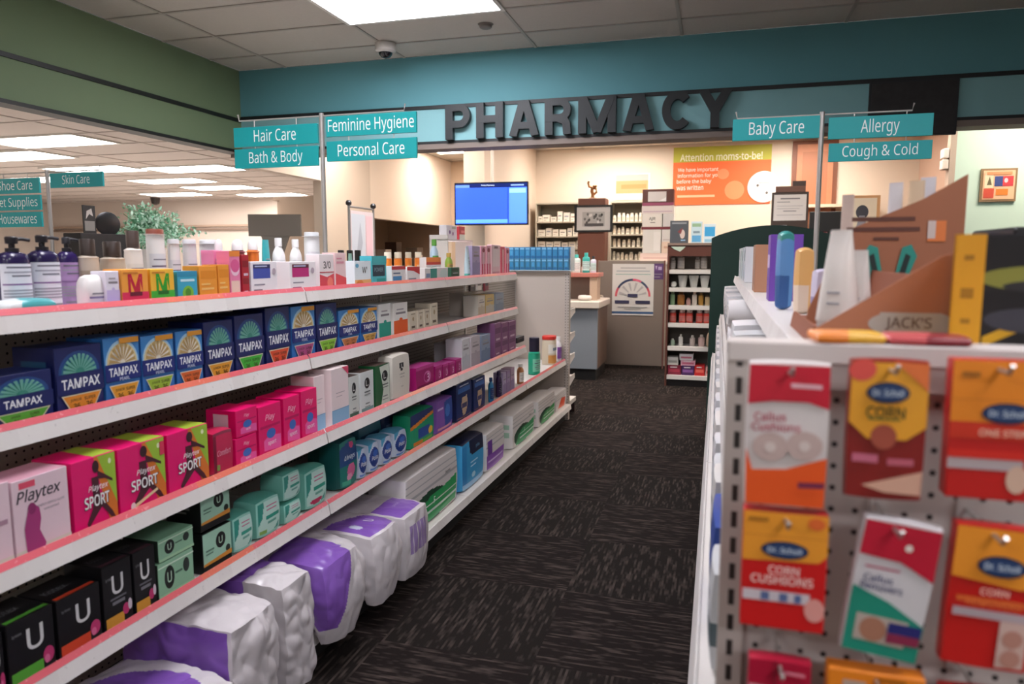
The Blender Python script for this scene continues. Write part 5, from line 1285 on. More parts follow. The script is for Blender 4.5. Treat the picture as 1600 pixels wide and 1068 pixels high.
packet('orange and red corn remover box with pale window, second peg row', .270, 1.056, .078, .150, '#c4201c', [
    ('p', [(0, 1), (1, 1), (1, .62), (.8, .59), (0, .64)], '#ec9428'), ('r', .06, .36, .94, .42, '#b8a8ac'), ('r', .62, .03, .94, .36, '#d0b0a4'), ('e', .78, .24, .12, .065, '#b88474'), ('e', .78, .10, .12, .065, '#b88474'), ('r', .08, .47, .9, .51, '#d8642c')] + OVAL(.55, .74) + [('t', 'CORN', .5, .56, .05, .42, '#f0b8a8', .03), ('t', 'REMOVERS', .5, .48, .05, .7, '#e8783c', .03)], tilt=math.radians(2.5), k=.06)
packet('crimson packet lowest at the frame bottom, beside the left post', .079, .905, .066, .130, '#aa1634', [('r', .38, .6, .46, 1, '#8a1028'), ('r', 0, .72, 1, .78, '#d89aa4'), ('r', .5, .9, .9, .93, '#d87a8c')])
packet('orange box lowest at the frame bottom, next to the crimson packet', .174, .90, .094, .135, '#e88420', [('r', .16, .80, .4, .92, '#b8a090'), ('r', .5, .94, .8, .97, '#a86010'), ('r', 0, 0, 1, .5, '#c4201c')], box=True, d=.022)
packet('orange packet in the lowest peg row, below the pale window box', .272, .895, .075, .135, '#c4201c', [('r', 0, .6, 1, 1, '#ec9428')], k=.06)
for x, z in ((.075, 1.350), (.169, 1.356), (.264, 1.360), (.078, 1.191), (.182, 1.193), (.27, 1.196), (.079, 1.026), (.174, 1.026), (.272, 1.021)):
    hook(x, z, 'steel peg hook carrying the packet at its tip')

# ---- things lying and standing on top of the peg end
def lying(label, x, y, w, d, h, c1, c2, seed, turn):
    o = soft_pack('flat_packet', w, d, h, c1, zone=lambda a, b, c: c2 if a > .1 + .2 * b else None, n=20, k=.12, crumple=.001, seed=seed)
    o.location = (x, y, 1.3745); o.rotation_euler = (0, 0, turn); tag(o, label, 'packet')
lying('orange and yellow packet lying flat on the peg end top', .145, .862, .075, .06, .010, '#ec8a34', '#e8b43c', 4, .1)
lying('maroon and pink packet lying flat on the peg end top', .222, .862, .085, .06, .009, '#c85a5c', '#8a2a34', 5, -.05)

r = empty('counter_box', 'black box with a yellow side and diagonal yellow stripe on the peg end', 'box', (.372, .945, 1.3455), math.radians(-17))
mb = MB(); mb.box(-.105, .095, 0, .12, 0, .150, M('#17161a', .35), c=.002)
F = lambda u, v, e: (-.105 + .2 * u, -e, .150 * v)
decals(mb, F, [('p', [(.16, .12), (.16, .20), (1, .86), (1, .76)], '#d8a41c'), ('e', .46, .66, .34, .10, '#8a8a3a'), ('e', .6, .60, .36, .06, '#2a2a2c'), ('t', 'TURBO', .62, .82, .14, .6, '#c8b03c', .03, .2), ('e', .42, .34, .26, .10, '#3a3a44'), ('e', .7, .18, .26, .10, '#5a2440'), ('r', .82, .88, .98, .98, '#b01c5c')], .2, .15)
mb.build('carton', r)
mb = MB(); mb.box(-.107, -.075, -.002, .0, 0, .150, M('#e0a020', .4)); mb.box(-.107, -.105, -.002, .12, 0, .15, M('#e0a020', .4))
decals(mb, lambda u, v, e: (-.107 + .032 * u, -.002 - e, .15 * v), [('r', .3, .5, .7, .58, '#a87410'), ('r', .35, .3, .65, .34, '#a87410'), ('r', .35, .8, .65, .84, '#a87410')], .032, .15)
mb.build('yellow_edge', r)
r = empty('black_tray', 'low black tray of small items behind the black and yellow box', 'tray', (.64, 1.30, 1.345))
mb = MB(); mb.box(-.20, .2, 0, .2, 0, .17, M('#131214', .4), c=.004); mb.build('body', r)
mb = MB(); mb.box(-.08, .08, .05, .09, .17, .185, M('#a8845c', .5)); mb.build('contents', r)

# ---- cardboard tray with white tubes
CB, CB2 = M('#9c6448', .8, grain=.05, scale=12), M('#8a5038', .8)
r = empty('cardboard_display', 'slanted brown cardboard counter tray holding white tubes', 'display', (0, 0, 1.345))
mb = MB()
mb.prism([(.128, .0), (.30, .0), (.312, .008), (.306, .130), (.29, .125), (.135, .022)], 1.10, 1.104, CB)
mb.build('near_side', r)
mb = MB(); F = lambda u, v, e: (.128 + .18 * u, 1.10 - e, .13 * v)
decals(mb, F, [('e', .62, .25, .20, .12, '#a09a94'), ('r', .50, .13, .92, .37, '#a09a94'), ('e', .9, .25, .1, .12, '#a09a94'), ('t', "JACK'S", .70, .25, .14, .36, '#5a4a44', .02)], .18, .13, e0=.0006)
mb.build('badge', r)
mb = MB(); mb.prism([(.155, .0), (.40, .0), (.40, .262), (.335, .222), (.222, .172), (.205, .14), (.160, .03)], 1.40, 1.404, CB); mb.build('far_side', r)
mb = MB(); F = lambda u, v, e: (.20 + .2 * u, 1.40 - e, .25 * v)
decals(mb, F, [('r', .12, .74, .62, .77, '#5a3226'), ('r', .08, .67, .66, .70, '#5a3226'), ('r', .3, .61, .5, .63, '#5a3226'), ('r', .72, .60, .86, .74, '#d8783c'), ('r', .72, .62, .78, .74, '#c8b8b0'), ('p', [(.40, .31), (.30, .31), (.22, .50), (.27, .58), (.34, .56)], '#2a8a7c'), ('p', [(.37, .33), (.32, .33), (.27, .50), (.31, .52)], '#1a2a28'), ('p', [(.47, .31), (.57, .31), (.65, .50), (.60, .58), (.53, .56)], '#2a8a7c'), ('p', [(.50, .33), (.55, .33), (.60, .50), (.56, .52)], '#1a2a28')], .2, .25, e0=.0006)
mb.build('print', r)
mb = MB(); mb.box(.135, .40, 1.104, 1.40, .0, .004, CB2); mb.box(.16, .40, 1.404, 1.60, .0, .004, CB2); mb.prism([(.13, .0), (.134, .0), (.139, .026), (.135, .026)], 1.104, 1.40, CB2); mb.build('floor_panel', r)
mb = MB(); mb.prism([(.248, .004), (.252, .004), (.264, .10), (.26, .10)], 1.104, 1.40, CB2); mb.build('inner_step', r)
for i, (x, y, z, w, h) in enumerate(((.168, 1.20, .0046, .062, .160), (.212, 1.27, .0046, .042, .130), (.228, 1.50, .0046, .022, .235), (.308, 1.50, .0046, .024, .255), (.335, 1.47, .0046, .026, .255), (.365, 1.52, .0046, .026, .265))):
    o = tube_pack('white_tube', w, w * .7, h, ('#dcd6d0', '#dcd6d0', '#c8b4a8', '#d8d4d6', '#d8c0a0', '#d4d0d4')[i], ('#e4e0da', '#e4e0da', '#c88a5c', '#c8c4c8', '#e0b868', '#b8a8b0')[i], taper=.5 if i < 2 else 1.0)
    o.location = (x, y - w * .35, 1.345 + z); o.rotation_euler = (0, 0, -.5)
    tag(o, ('large white tube standing at the open front of the cardboard tray', 'smaller white tube beside the two teal ovals', 'slim brownish tube in the back of the cardboard tray', 'slim white tube in the back of the cardboard tray', 'slim tube with amber top in the cardboard tray', 'slim greyish tube nearest the tall cardboard corner')[i], 'tube')

# ---- products on the top shelf of that run, seen past the tray
def rbox(name, label, cat, y, X, w, d, h, base, front, side=(), group=None, z=1.344):
    o = carton(name, w, d, h, base, front, side=side)
    o.location = (X, y, z + .0008); o.rotation_euler = (0, 0, -PI / 2)
    return tag(o, label, cat, group)
tp = [('r', .1, .1, .9, .5, '#b8c4cc'), ('r', .2, .6, .8, .9, '#5a7a7c')]
for i, y in enumerate((4.6, 4.3, 4.0, 3.7)):
    rbox('small_pack', ('farthest small white pack on the shelf before the green panel', 'small white and teal pack, second from the green panel', 'small white and grey pack, third from the green panel', 'small white pack before the brown box')[i], 'pack', y, .125, .12, .09, .17, ('#d4d8d8', '#cfd6d4', '#c8ccd0', '#d0d0d4')[i], tp, side=[('r', .1, .05, .9, .30, '#5a6870'), ('r', .1, .55, .9, .95, ('#4a9a8c', '#5a6a80', '#3a4a60', '#4a9a8c')[i]), ('r', .2, .36, .8, .48, '#2a3038'), ('r', .5, .62, .85, .8, '#e8e8e8')], group='small packs at the far end of the right run')
rbox('carton', 'plain brown carton beside the purple carton', 'box', 2.75, .125, .16, .06, .165, '#a8785c', [], side=[('r', .4, 0, .5, 1, '#c09070')])
rbox('carton', 'purple carton with white print on the right top shelf', 'box', 2.2, .14, .10, .085, .185, '#6a3fa0', [('r', .1, .5, .9, .7, '#d8c0e0')], side=[('r', .3, .72, .8, .76, '#e0d4ec'), ('r', .4, .64, .9, .67, '#d0c0e0'), ('e', .6, .4, .3, .14, '#d88aa8'), ('r', .2, .1, .8, .3, '#c8b0d8')])
for i, (y, X, c1, c2, h) in enumerate(((1.82, .135, '#5a8ac0', '#2f5a94', .185), (1.70, .165, '#d8a868', '#d8c4b0', .145), (1.60, .19, '#c8c0d4', '#8a80a8', .10), (1.62, .26, '#e89a48', '#f0d0b0', .11))):
    o = soft_pack('toothbrush_pack' if i < 2 else 'wrapped_pack', .028 if i == 0 else .03, .035, h, c1, n=14, k=.14, zone=(lambda c2: lambda a, b, c: c2 if c < -.1 and b < .4 else ('#3a8a84' if c > .8 and c1 == '#5a8ac0' else None))(c2))
    o.location = (X, y, 1.344); o.rotation_euler = (0, 0, -PI / 2 + .3)
    tag(o, ('blue brush pack with teal top beside the purple carton', 'amber topped pack beside the blue brush pack', 'short lilac wrapped pack by the cardboard tray', 'orange and white wrapped pack by the cardboard tray')[i], 'pack')
# ---- lower shelves on the aisle side: rolls, white packs, a few teal packs, seen edge on
def roll(y, X, z, label):
    t = bpy.data.objects.new('paper_roll', None); COL.objects.link(t)
    t.location = (X, y, z + .001); t.rotation_euler = (0, 0, -PI / 2); tag(t, label, 'roll', 'white rolls on the second shelf')
    mb = MB(); n = 24
    v = []; F_ = []
    for yy in (0, .10):
        for rr in (.02, .050):
            v += [(rr * math.cos(2 * PI * i / n), yy, .050 + rr * math.sin(2 * PI * i / n)) for i in range(n)]
    for i in range(n):
        j = (i + 1) % n
        F_ += [(i, j, n + j, n + i), (2 * n + i, 3 * n + i, 3 * n + j, 2 * n + j), (n + i, n + j, 3 * n + j, 3 * n + i), (i, 2 * n + i, 2 * n + j, j)]
    mb.add(v, F_, M('#dcd8d8', .7)); mb.build('paper', t, smooth=True)
    mb = MB(); mb.lathe([(.021, .001), (.021, .099)], M('#3a3634', .8), n=16); o = mb.build('core', t); o.rotation_euler = (-PI / 2, 0, 0); o.location = (0, 0, .050)
roll(2.9, .045, 1.203, 'white paper roll lying on another, dark core showing')
roll(2.9, .045, 1.10, 'white paper roll under another on the second shelf')
roll(2.55, .045, 1.10, 'white paper roll nearest the white packs')
cols = (('#d8d6d8', '#9aa0a8'), ('#cfd0d2', '#5a6a70'), ('#dcd8d4', '#b0a4a0'))
for k, (X, z) in enumerate(RS[1:] + ((-.035, .13),)):
    y = 1.05
    i = 0
    while y < 4.7:
        w = (.16, .13, .2, .15)[(i + k) % 4]
        if k == 0 and 2.3 < y < 3.1:
            y += .3; i += 1; continue
        c1, c2 = cols[(i * 2 + k) % 3]
        if k in (2,) and i < 2: c1, c2 = '#2a9a86', '#1f7a6c'
        if k == 1 and i == 1: c1, c2 = '#3450a0', '#20306a'
        lvl = ('second', 'third', 'fourth', 'fifth', 'base')[k]
        h = min(.19, (RS[k][1] - z - .06 if k < 5 else .2)) * (1, .86, .94)[(i + k) % 3]
        o = soft_pack('wrapped_pack', w, .16, h, c1, [('r', .1, .2, .9, .5, c2), ('r', .2, .65, .8, .75, '#8a8e94')], n=12, k=.10, crumple=.004 if k > 1 else 0, seed=i + k, side_col=c1, zone=(lambda c2: lambda a, b, c: c2 if (a < -.9 and -.5 < b < .6 and -.3 < c < .1) or (b < -.9 and -.5 < c < 0) else None)(c2))
        o.location = (X + .012, y + w / 2, z + .001); o.rotation_euler = (0, 0, -PI / 2)
        tag(o, ('teal' if c1 == '#2a9a86' else 'blue' if c1 == '#3450a0' else 'white') + ' wrapped pack on the ' + lvl + ' shelf of the aisle side beyond the peg end', 'pack', ('teal' if c1 == '#2a9a86' else 'blue' if c1 == '#3450a0' else 'white') + ' packs on the ' + lvl + ' shelf beyond the peg end')
        y += w + .02; i += 1

# ---- dark green arched end panel beyond that run
r = empty('arched_panel', 'dark green arched end panel standing beyond the shelving run', 'panel', (0, 6.17, 0))
mb = MB()
arc = [(-.055 + .95 * i / 20, 1.615 + .10 * math.sin(PI * min(1, (i / 20) * 1.0 + .0)) ** .8) for i in range(21)]
mb.prism([(-.055, 0), (.895, 0)] + arc[::-1], 0, .035, M('#173a30', .5, grain=.08, scale=6)); mb.build('board', r)
mb = MB(); mb.box(-.045, .885, .036, .6, 0, .12, M('#16221e', .5)); mb.build('base', r)

# ------------------------------------------------------------------ pharmacy
def flat_print(mb, x0, x1, z0, z1, y, items, e0=.001):
    decals(mb, lambda u, v, e: (x0 + (x1 - x0) * u, y - e, z0 + (z1 - z0) * v), items, x1 - x0, z1 - z0, e0=e0)

# television on a ceiling post
r = empty('television', 'flat television with blue screen hanging before the pharmacy pier', 'television', (-2.552, 8.12, 2.074), math.radians(3))
mb = MB(); mb.box(-.44, .44, 0, .05, -.245, .245, M('#101218', .3), c=.004); mb.build('casing', r)
mb = MB(); SCR = lambda c, s=1.0: M(c, .3, emit=s)
mb.box(-.425, .425, -.002, .0, -.23, .23, SCR('#2f55e8', .55))
flat_print(mb, -.425, .425, -.23, .23, -.002, [('r', .0, .90, 1, 1, SCR('#0c1a58', .4)), ('r', .0, .90, .20, .97, SCR('#5a80d8', .45)), ('r', .0, .02, .74, .11, SCR('#5a98f4', .55)), ('r', .755, .02, 1, .89, SCR('#4f80f4', .55)), ('r', .76, .76, .985, .86, SCR('#7ab0f8', .6)), ('r', .78, .93, .96, .965, SCR('#7a98e8', .4)), ('r', .735, .0, .75, .9, SCR('#2444c0', .5)), ('t', 'Points Pharmacy', .46, .95, .045, .42, SCR('#d8e4f8', .45), .02)])
mb.build('screen', r)
mb = MB(); mb.tube([(0, .07, .0), (0, .07, .94)], .02, M('#cfc4b8', .4), n=12); mb.box(-.12, .12, .05, .09, -.12, .12, M('#2a2622', .4)); mb.build('ceiling_mount', r)

# poster wall
r = empty('poster', 'large lime and orange poster Attention moms-to-be on the pharmacy back wall', 'poster', (0, YB - .012, 2.6))
mb = MB(); mb.box(-.66, .67, 0, .010, -.40, .41, M('#ee6a34', .6))
flat_print(mb, -.66, .67, -.40, .41, 0, [('r', 0, .74, 1, 1, M('#b3b23c', .6)), ('t', 'Attention moms-to-be!', .49, .82, .13, .84, '#ecead0', .02), ('t', 'We have important', .26, .60, .088, .42, '#f6dccb', .02), ('t', 'information for you', .27, .50, .088, .44, '#f6dccb', .02), ('t', 'before the baby', .22, .40, .088, .36, '#f6dccb', .02), ('t', 'was written', .18, .30, .088, .28, '#f6dccb', .02), ('r', .05, .13, .44, .17, '#f4b890'), ('e', .64, .24, .10, .16, '#f08c5c'), ('e', .52, .52, .06, .09, '#f0885a')])
mb.build('sheet', r)
mb = MB(); mb.lathe([(.215, -.004), (.215, .006)], M('#e8e2dc', .6), n=40); o = mb.build('round_badge', r, smooth=False); o.rotation_euler = (PI / 2, 0, 0); o.location = (.58, -.006, -.17)
mb = MB(); flat_print(mb, .40, .76, -.36, .02, -.011, [('e', .28, .55, .05, .05, '#5a5450'), ('e', .62, .28, .05, .05, '#5a5450'), ('r', .3, .62, .7, .65, '#d8a0a0')]); mb.build('badge_print', r)
r = empty('notice', 'pale orange and grey notice on the back wall beside the brown pillar', 'poster', (-1.25, YB - .01, 2.48))
mb = MB(); mb.box(-.255, .265, 0, .008, -.19, .19, M('#eee2d6', .6)); flat_print(mb, -.255, .265, -.19, .19, 0, [('r', .05, .72, .95, .95, '#b8aca4'), ('r', .05, .24, .95, .72, '#e89a6a'), ('r', .2, .42, .9, .58, '#e88850'), ('r', .05, .04, .7, .18, '#a8c4cc')]); mb.build('sheet', r)
# open shelves with bottles against the back wall
def med_shelf(label, x0, x1, y, z0, z1, levels, kind, seed, group):
    r = empty('medicine_shelf', label, 'shelf', ((x0 + x1) / 2, y, 0), 0)
    W = (x1 - x0) / 2
    S = M('#b3aa98', .6)
    for sx in (-W, W - .018):
        mb = MB(); mb.box(sx, sx + .018, 0, .30, z0, z1, S); mb.build('side_panel', r)
    mb = MB(); mb.box(-W + .018, W - .018, .29, .30, z0, z1, M('#8d8575', .7)); mb.build('back_panel', r)
    for z in levels + [z1]:
        mb = MB(); mb.box(-W + .018, W - .018, 0, .29, z - .018, z, S); mb.build('shelf_board', r)
    mb = MB(); mb.box(-W, W, 0, .30, 0, z0, M('#8d8575', .7)); mb.build('plinth', r)
    rr = random.Random(seed)
    for z in levels:
        x = -W + .03
        while x < W - .075:
            if kind == 'bottles':
                w = rr.uniform(.045, .06); h = rr.uniform(.08, .13)
                mb = MB(); mb.lathe([(.5, 0), (.5, h * .75), (.34, h * .8), (.36, h * .8), (.36, h)], M('#e6dfcf', .5), n=12, sx=w, sy=w)
                mb.box(-w * .3, w * .3, -w * .51, -w * .4, h * .2, h * .55, M(rr.choice(('#c8c0b0', '#d8c8b0', '#b8b4a8')), .5))
                o = mb.build('pill_bottle'); nm = 'small cream pill bottle on the open pharmacy shelf with bottles'
                cat = 'bottle'
            else:
                w = rr.uniform(.06, .11); h = rr.uniform(.07, .15)
                o = carton('medicine_box', w, .12, h, rr.choice(('#e4ddd0', '#d6cfc4', '#ded8cc')), [('r', .15, .5, .8, .65, rr.choice(('#6a645c', '#8a8c94', '#a08c7c'))), ('r', .15, .2, .5, .28, '#9a948c')]); nm = 'pale medicine box on the open pharmacy shelf with boxes'
                cat = 'box'
            o.location = ((x0 + x1) / 2 + x + w / 2, y + .05 + (w / 2 if kind == 'bottles' else 0), z + .001)
            tag(o, nm if not group else group[0], cat, group[1] if group else None)
            x += w + rr.uniform(.004, .02)
    return r
med_shelf('open cream shelf of small bottles between the brown pillar and the stacked boxes', -1.50, -.98, 10.45, 1.40, 2.24, [1.418, 1.60, 1.78, 1.96], 'bottles', 1, ('small cream pill bottle on the open shelf between pillar and stacked boxes', 'pill bottles on the open shelf'))
med_shelf('open shelf of medicine boxes between the television and the brown pillar', -2.60, -1.72, 10.45, 1.30, 2.24, [1.40, 1.58, 1.76, 1.97], 'boxes', 2, ('pale medicine box on the open shelf between television and pillar', 'medicine boxes on the open shelf'))
# brown post with picture and figurine, behind the half door
r = empty('wooden_post', 'square dark brown wooden post behind the half door', 'post', (-1.645, 9.86, 0))
mb = MB(); mb.box(-.183, .183, -.15, .15, 0, 2.238, M('#6e4130', .5, grain=.12, scale=6), c=.006); mb.build('shaft', r)
mb = MB(); mb.box(-.186, .186, -.155, .155, 0, .12, M('#5a3426', .5)); mb.build('foot', r)
r = empty('framed_picture', 'black framed grey picture hanging on the brown post', 'picture', (-1.615, 9.706, 1.966))
for q in ((-.255, .255, .152, .178), (-.255, .255, -.178, -.152), (-.255, -.225, -.152, .152), (.225, .255, -.152, .152)):
    mb = MB(); mb.box(q[0], q[1], -.025, 0, q[2], q[3], M('#141210', .4)); mb.build('frame_bar', r)
mb = MB(); mb.box(-.225, .225, -.012, 0, -.152, .152, M('#c4c2c0', .6)); mb.build('mat_board', r)
mb = MB(); mb.box(-.15, .15, -.014, -.012, -.10, .09, M('#a8a6a4', .6)); rr = random.Random(5)
flat_print(mb, -.15, .15, -.10, .09, -.014, [('e', rr.uniform(.1, .9), rr.uniform(.25, .85), .05, .10, rr.choice(('#4a4846', '#6a6866', '#2e2c2c', '#d0cecc'))) for _ in range(18)] + [('r', .1, 0, .95, .2, '#4a4848')], e0=.0003); mb.build('print', r)
r = empty('figurine', 'small bronze figurine standing on top of the brown post', 'figurine', (-1.66, 9.86, 2.2385))
mb = MB(); B = M('#8a5a2c', .4, metal=.3)
mb.lathe([(.05, 0), (.05, .015), (.02, .02)], B, n=16); mb.tube([(0, 0, .015), (.005, 0, .06), (-.01, 0, .10), (.0, 0, .15)], .022, B, n=10); mb.tube([(.0, 0, .15), (.05, 0, .13), (.055, 0, .09), (.02, 0, .06)], .016, B); mb.tube([(0, 0, .15), (-.045, 0, .165), (-.06, 0, .21), (-.05, 0, .235)], .016, B); mb.lathe([(.004, .14), (.026, .155), (.03, .175), (.004, .195)], B, n=12, c=(.03, 0, 0)); mb.build('figure', r, smooth=True)
# half door panel with gauge poster
r = empty('half_door', 'taupe half-height door panel closing the pharmacy walkway', 'door', (-1.09, 9.605, 0))
mb = MB(); mb.box(-.43, .42, 0, .05, .03, 1.41, M('#82756c', .6, grain=.04, scale=8), c=.003); mb.build('leaf', r)
mb = MB(); mb.box(-.445, -.43, -.01, .06, 0, 1.415, M('#8f7468', .6)); mb.box(.42, .435, -.01, .06, 0, 1.415, M('#7a4a44', .6)); mb.build('jamb', r)
mb = MB(); mb.lathe([(.012, 0), (.012, .03), (.03, .035), (.032, .055), (.02, .066)], M('#c8c0b4', .3, metal=.7), n=16); o = mb.build('knob', r, smooth=True); o.rotation_euler = (PI / 2, 0, 0); o.location = (-.385, 0, .93)
r = empty('poster', 'white poster with a pink and navy half-circle gauge on the half door', 'poster', (-1.065, 9.594, 1.03))
mb = MB(); mb.box(-.27, .27, 0, .005, -.335, .34, M('#d8d4d0', .5))
it = [('r', 0, .03, 1, .075, '#3a5a84'), ('r', .1, .85, .9, .87, '#a8b0b4'), ('r', .2, .91, .8, .93, '#a8a4a4'), ('r', .08, .79, .92, .805, '#8fb0a8')]
for i in range(18):
    a0, a1 = PI * i / 18, PI * (i + 1) / 18
    col = ('#d8606c', '#d8606c', '#c84a5a', '#5a4a6a', '#44506c', '#3a5068', '#d86a84', '#dc6c88', '#d85a78', '#3a4460', '#2f3a5c', '#2f3a5c', '#2f3a5c', '#36405c', '#3a3a58', '#c85a6a', '#d8606c', '#d8606c')[i]
    it.append(('p', [(.5 + .43 * math.cos(a0), .37 + .345 * math.sin(a0)), (.5 + .43 * math.cos(a1), .37 + .345 * math.sin(a1)), (.5 + .38 * math.cos(a1), .37 + .305 * math.sin(a1)), (.5 + .38 * math.cos(a0), .37 + .305 * math.sin(a0))], col))
    if i % 3 == 1: it.append(('p', [(.5 + .34 * math.cos(a0), .37 + .27 * math.sin(a0)), (.5 + .34 * math.cos(a1), .37 + .27 * math.sin(a1)), (.5 + .14 * math.cos(a1), .37 + .11 * math.sin(a1)), (.5 + .14 * math.cos(a0), .37 + .11 * math.sin(a0))], '#b4b0b0'))
it += [('r', .38, .355, .62, .42, '#3c3a5a'), ('r', .07, .23, .42, .29, '#3a3a58'), ('r', .57, .23, .92, .29, '#33334f'), ('r', .14, .155, .86, .17, '#a8a8a8'), ('r', .3, .12, .7, .135, '#a8a8a8')]
flat_print(mb, -.27, .27, -.335, .34, 0, it, e0=.0006); mb.build('sheet', r)
r = empty('small_notice', 'small purple notice on the half door beside the gauge poster', 'sign', (-.742, 9.6035, 1.28))
mb = MB(); mb.box(-.065, .065, -.002, .001, -.11, .095, M('#5a3a6c', .5)); flat_print(mb, -.065, .065, -.11, .095, -.002, [('r', .1, .55, .9, .9, '#6c4a80'), ('p', [(.2, .85), (.4, .85), (.3, .6)], '#c8b4d4'), ('r', .5, .6, .85, .8, '#b8a4c8'), ('r', .1, .3, .9, .36, '#8a8090'), ('r', .1, .12, .7, .18, '#8a8090')]); mb.build('sheet', r)
# stacked boxes on a back counter
r = empty('back_counter', 'pale counter behind the half door carrying stacked boxes', 'counter', (-.60, 9.85, 0))
mb = MB(); mb.box(-.42, .95, 0, .5, 0, 1.36, M('#c8bcae', .6)); mb.build('body', r)
mb = MB(); mb.box(-.44, .97, -.02, .52, 1.36, 1.40, M('#e0d8cc', .4)); mb.build('top', r)
SB = ((-.80, 1.40, .42, .11, '#eacfc4', [('r', .1, .3, .9, .5, '#d8b4ac')], 'pale pink flat box at the bottom of the box stack'),
      (-.86, 1.511, .24, .31, '#e2ded8', [('r', .6, .1, .95, .9, '#ece8e4')], 'tall white box in the lower half of the box stack'),
      (-.655, 1.511, .15, .15, '#e6cdb8', [('r', .2, .4, .8, .6, '#d0a890')], 'small beige box in the lower half of the box stack'),
      (-.655, 1.662, .15, .158, '#ddd8d4', [('r', .1, .1, .9, .2, '#c8bcb8')], 'grey white box under the logo box'),
      (-.80, 1.822, .40, .035, '#7a3038', [], 'thin maroon box in the middle of the stack'),
      (-.86, 1.858, .26, .17, '#e8e2da', [('t', 'AJR', .5, .6, .3, .5, '#4a4440', .02), ('r', .4, .3, .65, .36, '#8a847c')], 'white box with dark letters in the stack'),
      (-.65, 1.858, .14, .17, '#d8d4d2', [], 'grey white box beside the lettered box'),
      (-.79, 2.029, .42, .105, '#e4d8d4', [('r', .05, .2, .95, .35, '#ccb4c0')], 'long pale box near the top of the stack'),
      (-.79, 2.135, .41, .215, '#5c332c', [('r', .18, .25, .76, .85, '#d8d2d0'), ('p', [(.5, .25), (.76, .25), (.76, .5)], '#f2f0f0'), ('r', 0, 0, 1, .18, '#9a4a68')], 'brown box with a white paper on its face, topmost of the stack'))
for x, z, w, h, c, fr, lab in SB:
    o = carton('stacked_box', w, .30, h, c, fr); o.location = (x, 9.90, z + .001); tag(o, lab, 'box')
for i, (x, w, h, c, fr) in enumerate(((-.43, .20, .25, '#4a4e54', [('r', .1, .85, .9, .92, '#8a8c90'), ('e', .68, .4, .14, .2, '#c8b4ac'), ('p', [(.4, .5), (.7, .7), (.6, .4)], '#7a3a3c'), ('r', .6, .1, .85, .15, '#8ab0d0')]), (-.24, .12, .24, '#b8ccd4', [('r', .1, .75, .9, .9, '#8fae8c'), ('r', .1, .05, .9, .35, '#5a9cc8'), ('r', .2, .45, .8, .55, '#7a8c98')]), (-.10, .13, .21, '#c8d8e0', [('r', .1, .35, .95, .85, '#3f9cd0'), ('r', .1, .05, .9, .2, '#8ab8d0')]))):
    o = carton('display_box', w, .10, h, c, fr); o.location = (x, 8.42, 1.616); tag(o, ('dark grey box standing on the aisle end shelf unit', 'pale blue and green box on the aisle end shelf unit', 'bright blue box on the aisle end shelf unit')[i], 'box')

# aisle end shelf unit with bottles and jars
r = empty('shelf_unit', 'brown shelf unit with white shelves beside the half door', 'shelving', (-.16, 8.32, 0))
BR = M('#5c3328', .5)
mb = MB(); mb.box(-.385, -.365, 0, .34, 0, 1.59, BR); mb.build('side_panel', r)
mb = MB(); mb.box(.365, .385, 0, .34, 0, 1.59, BR); mb.build('side_panel', r)
mb = MB(); mb.box(-.365, .365, .32, .34, .12, 1.48, M('#6a6660', .7)); mb.build('back_panel', r)
mb = MB(); mb.box(-.385, .385, -.01, .34, 1.59, 1.615, M('#8a7468', .5)); mb.build('top', r)
mb = MB(); mb.box(-.365, .365, .0, .03, 1.47, 1.59, BR); mb.build('header', r)
mb = MB(); mb.prism([(-.35, 1.575), (-.19, 1.575), (-.22, 1.545), (-.25, 1.52), (-.31, 1.545)], -.004, -.001, M('#b8c8b8', .5)); mb.build('tag', r)
mb = MB(); mb.box(-.365, .365, .03, .3, 0, .10, M('#1c1614', .6)); mb.build('plinth', r)
LV = (.125, .455, .72, .92, 1.12, 1.32)
for z in LV:
    mb = MB(); mb.box(-.36, .36, -.005, .32, z - .045, z, M('#d6d0cb', .4)); mb.build('shelf_board', r)
def put(o, x, z, y=8.40, lab='', cat='bottle', group=None):
    o.location = (x, y, z + .0005); return tag(o, lab, cat, group)
for i, (x, w, h) in enumerate(((-.49, .06, .13), (-.40, .075, .17), (-.22, .05, .14), (-.15, .07, .17), (-.05, .05, .14))):
    put(bottle('bottle', w, w * .8, h, '#8e8680', '#a49c96', label='#b4aca6', cap_w=.7), x, 1.32, lab='dusky grey bottle on the top shelf of the brown shelf unit', group='grey bottles on the top shelf of the brown unit')
for i, x in enumerate((-.375, -.255, -.135, -.015)):
    mb = MB(); mb.lathe([(.035, 0), (.05, .10), (.055, .11), (.055, .135), (.04, .135)], M('#c8c8c6', .4), n=18); put(mb.build('jar', smooth=True), x, 1.12, 8.42, 'white tapered jar on the second shelf of the brown unit', 'jar', 'white jars on the brown unit')
mb = MB(); mb.lathe([(.012, 0), (.03, .015), (.034, .04), (.02, .065)], M('#d8d8d4', .4), n=16); put(mb.build('cup', smooth=True), -.475, 1.12, 8.40, 'small white round pot on the second shelf of the brown unit', 'jar')
for i, (x, w, h, c, k, lab) in enumerate(((-.485, .055, .15, '#8fb08a', '#a8c0a0', 'green bottle'), (-.39, .08, .145, '#b47a3c', '#6a4424', 'amber bottle'), (-.305, .05, .08, '#d8a8a0', '#c88a80', 'pink short bottle'), (-.24, .055, .15, '#e8dcd0', '#e0c8b8', 'cream bottle'), (-.17, .055, .14, '#b88a3c', '#7a5a2c', 'gold bottle'), (-.10, .055, .12, '#c8b088', '#4a3a2c', 'tan bottle with dark cap'))):
    put(bottle('bottle', w, w * .8, h, c, k, cap_w=.6, lines=False), x, .92, lab=lab + ' on the third shelf of the brown unit')
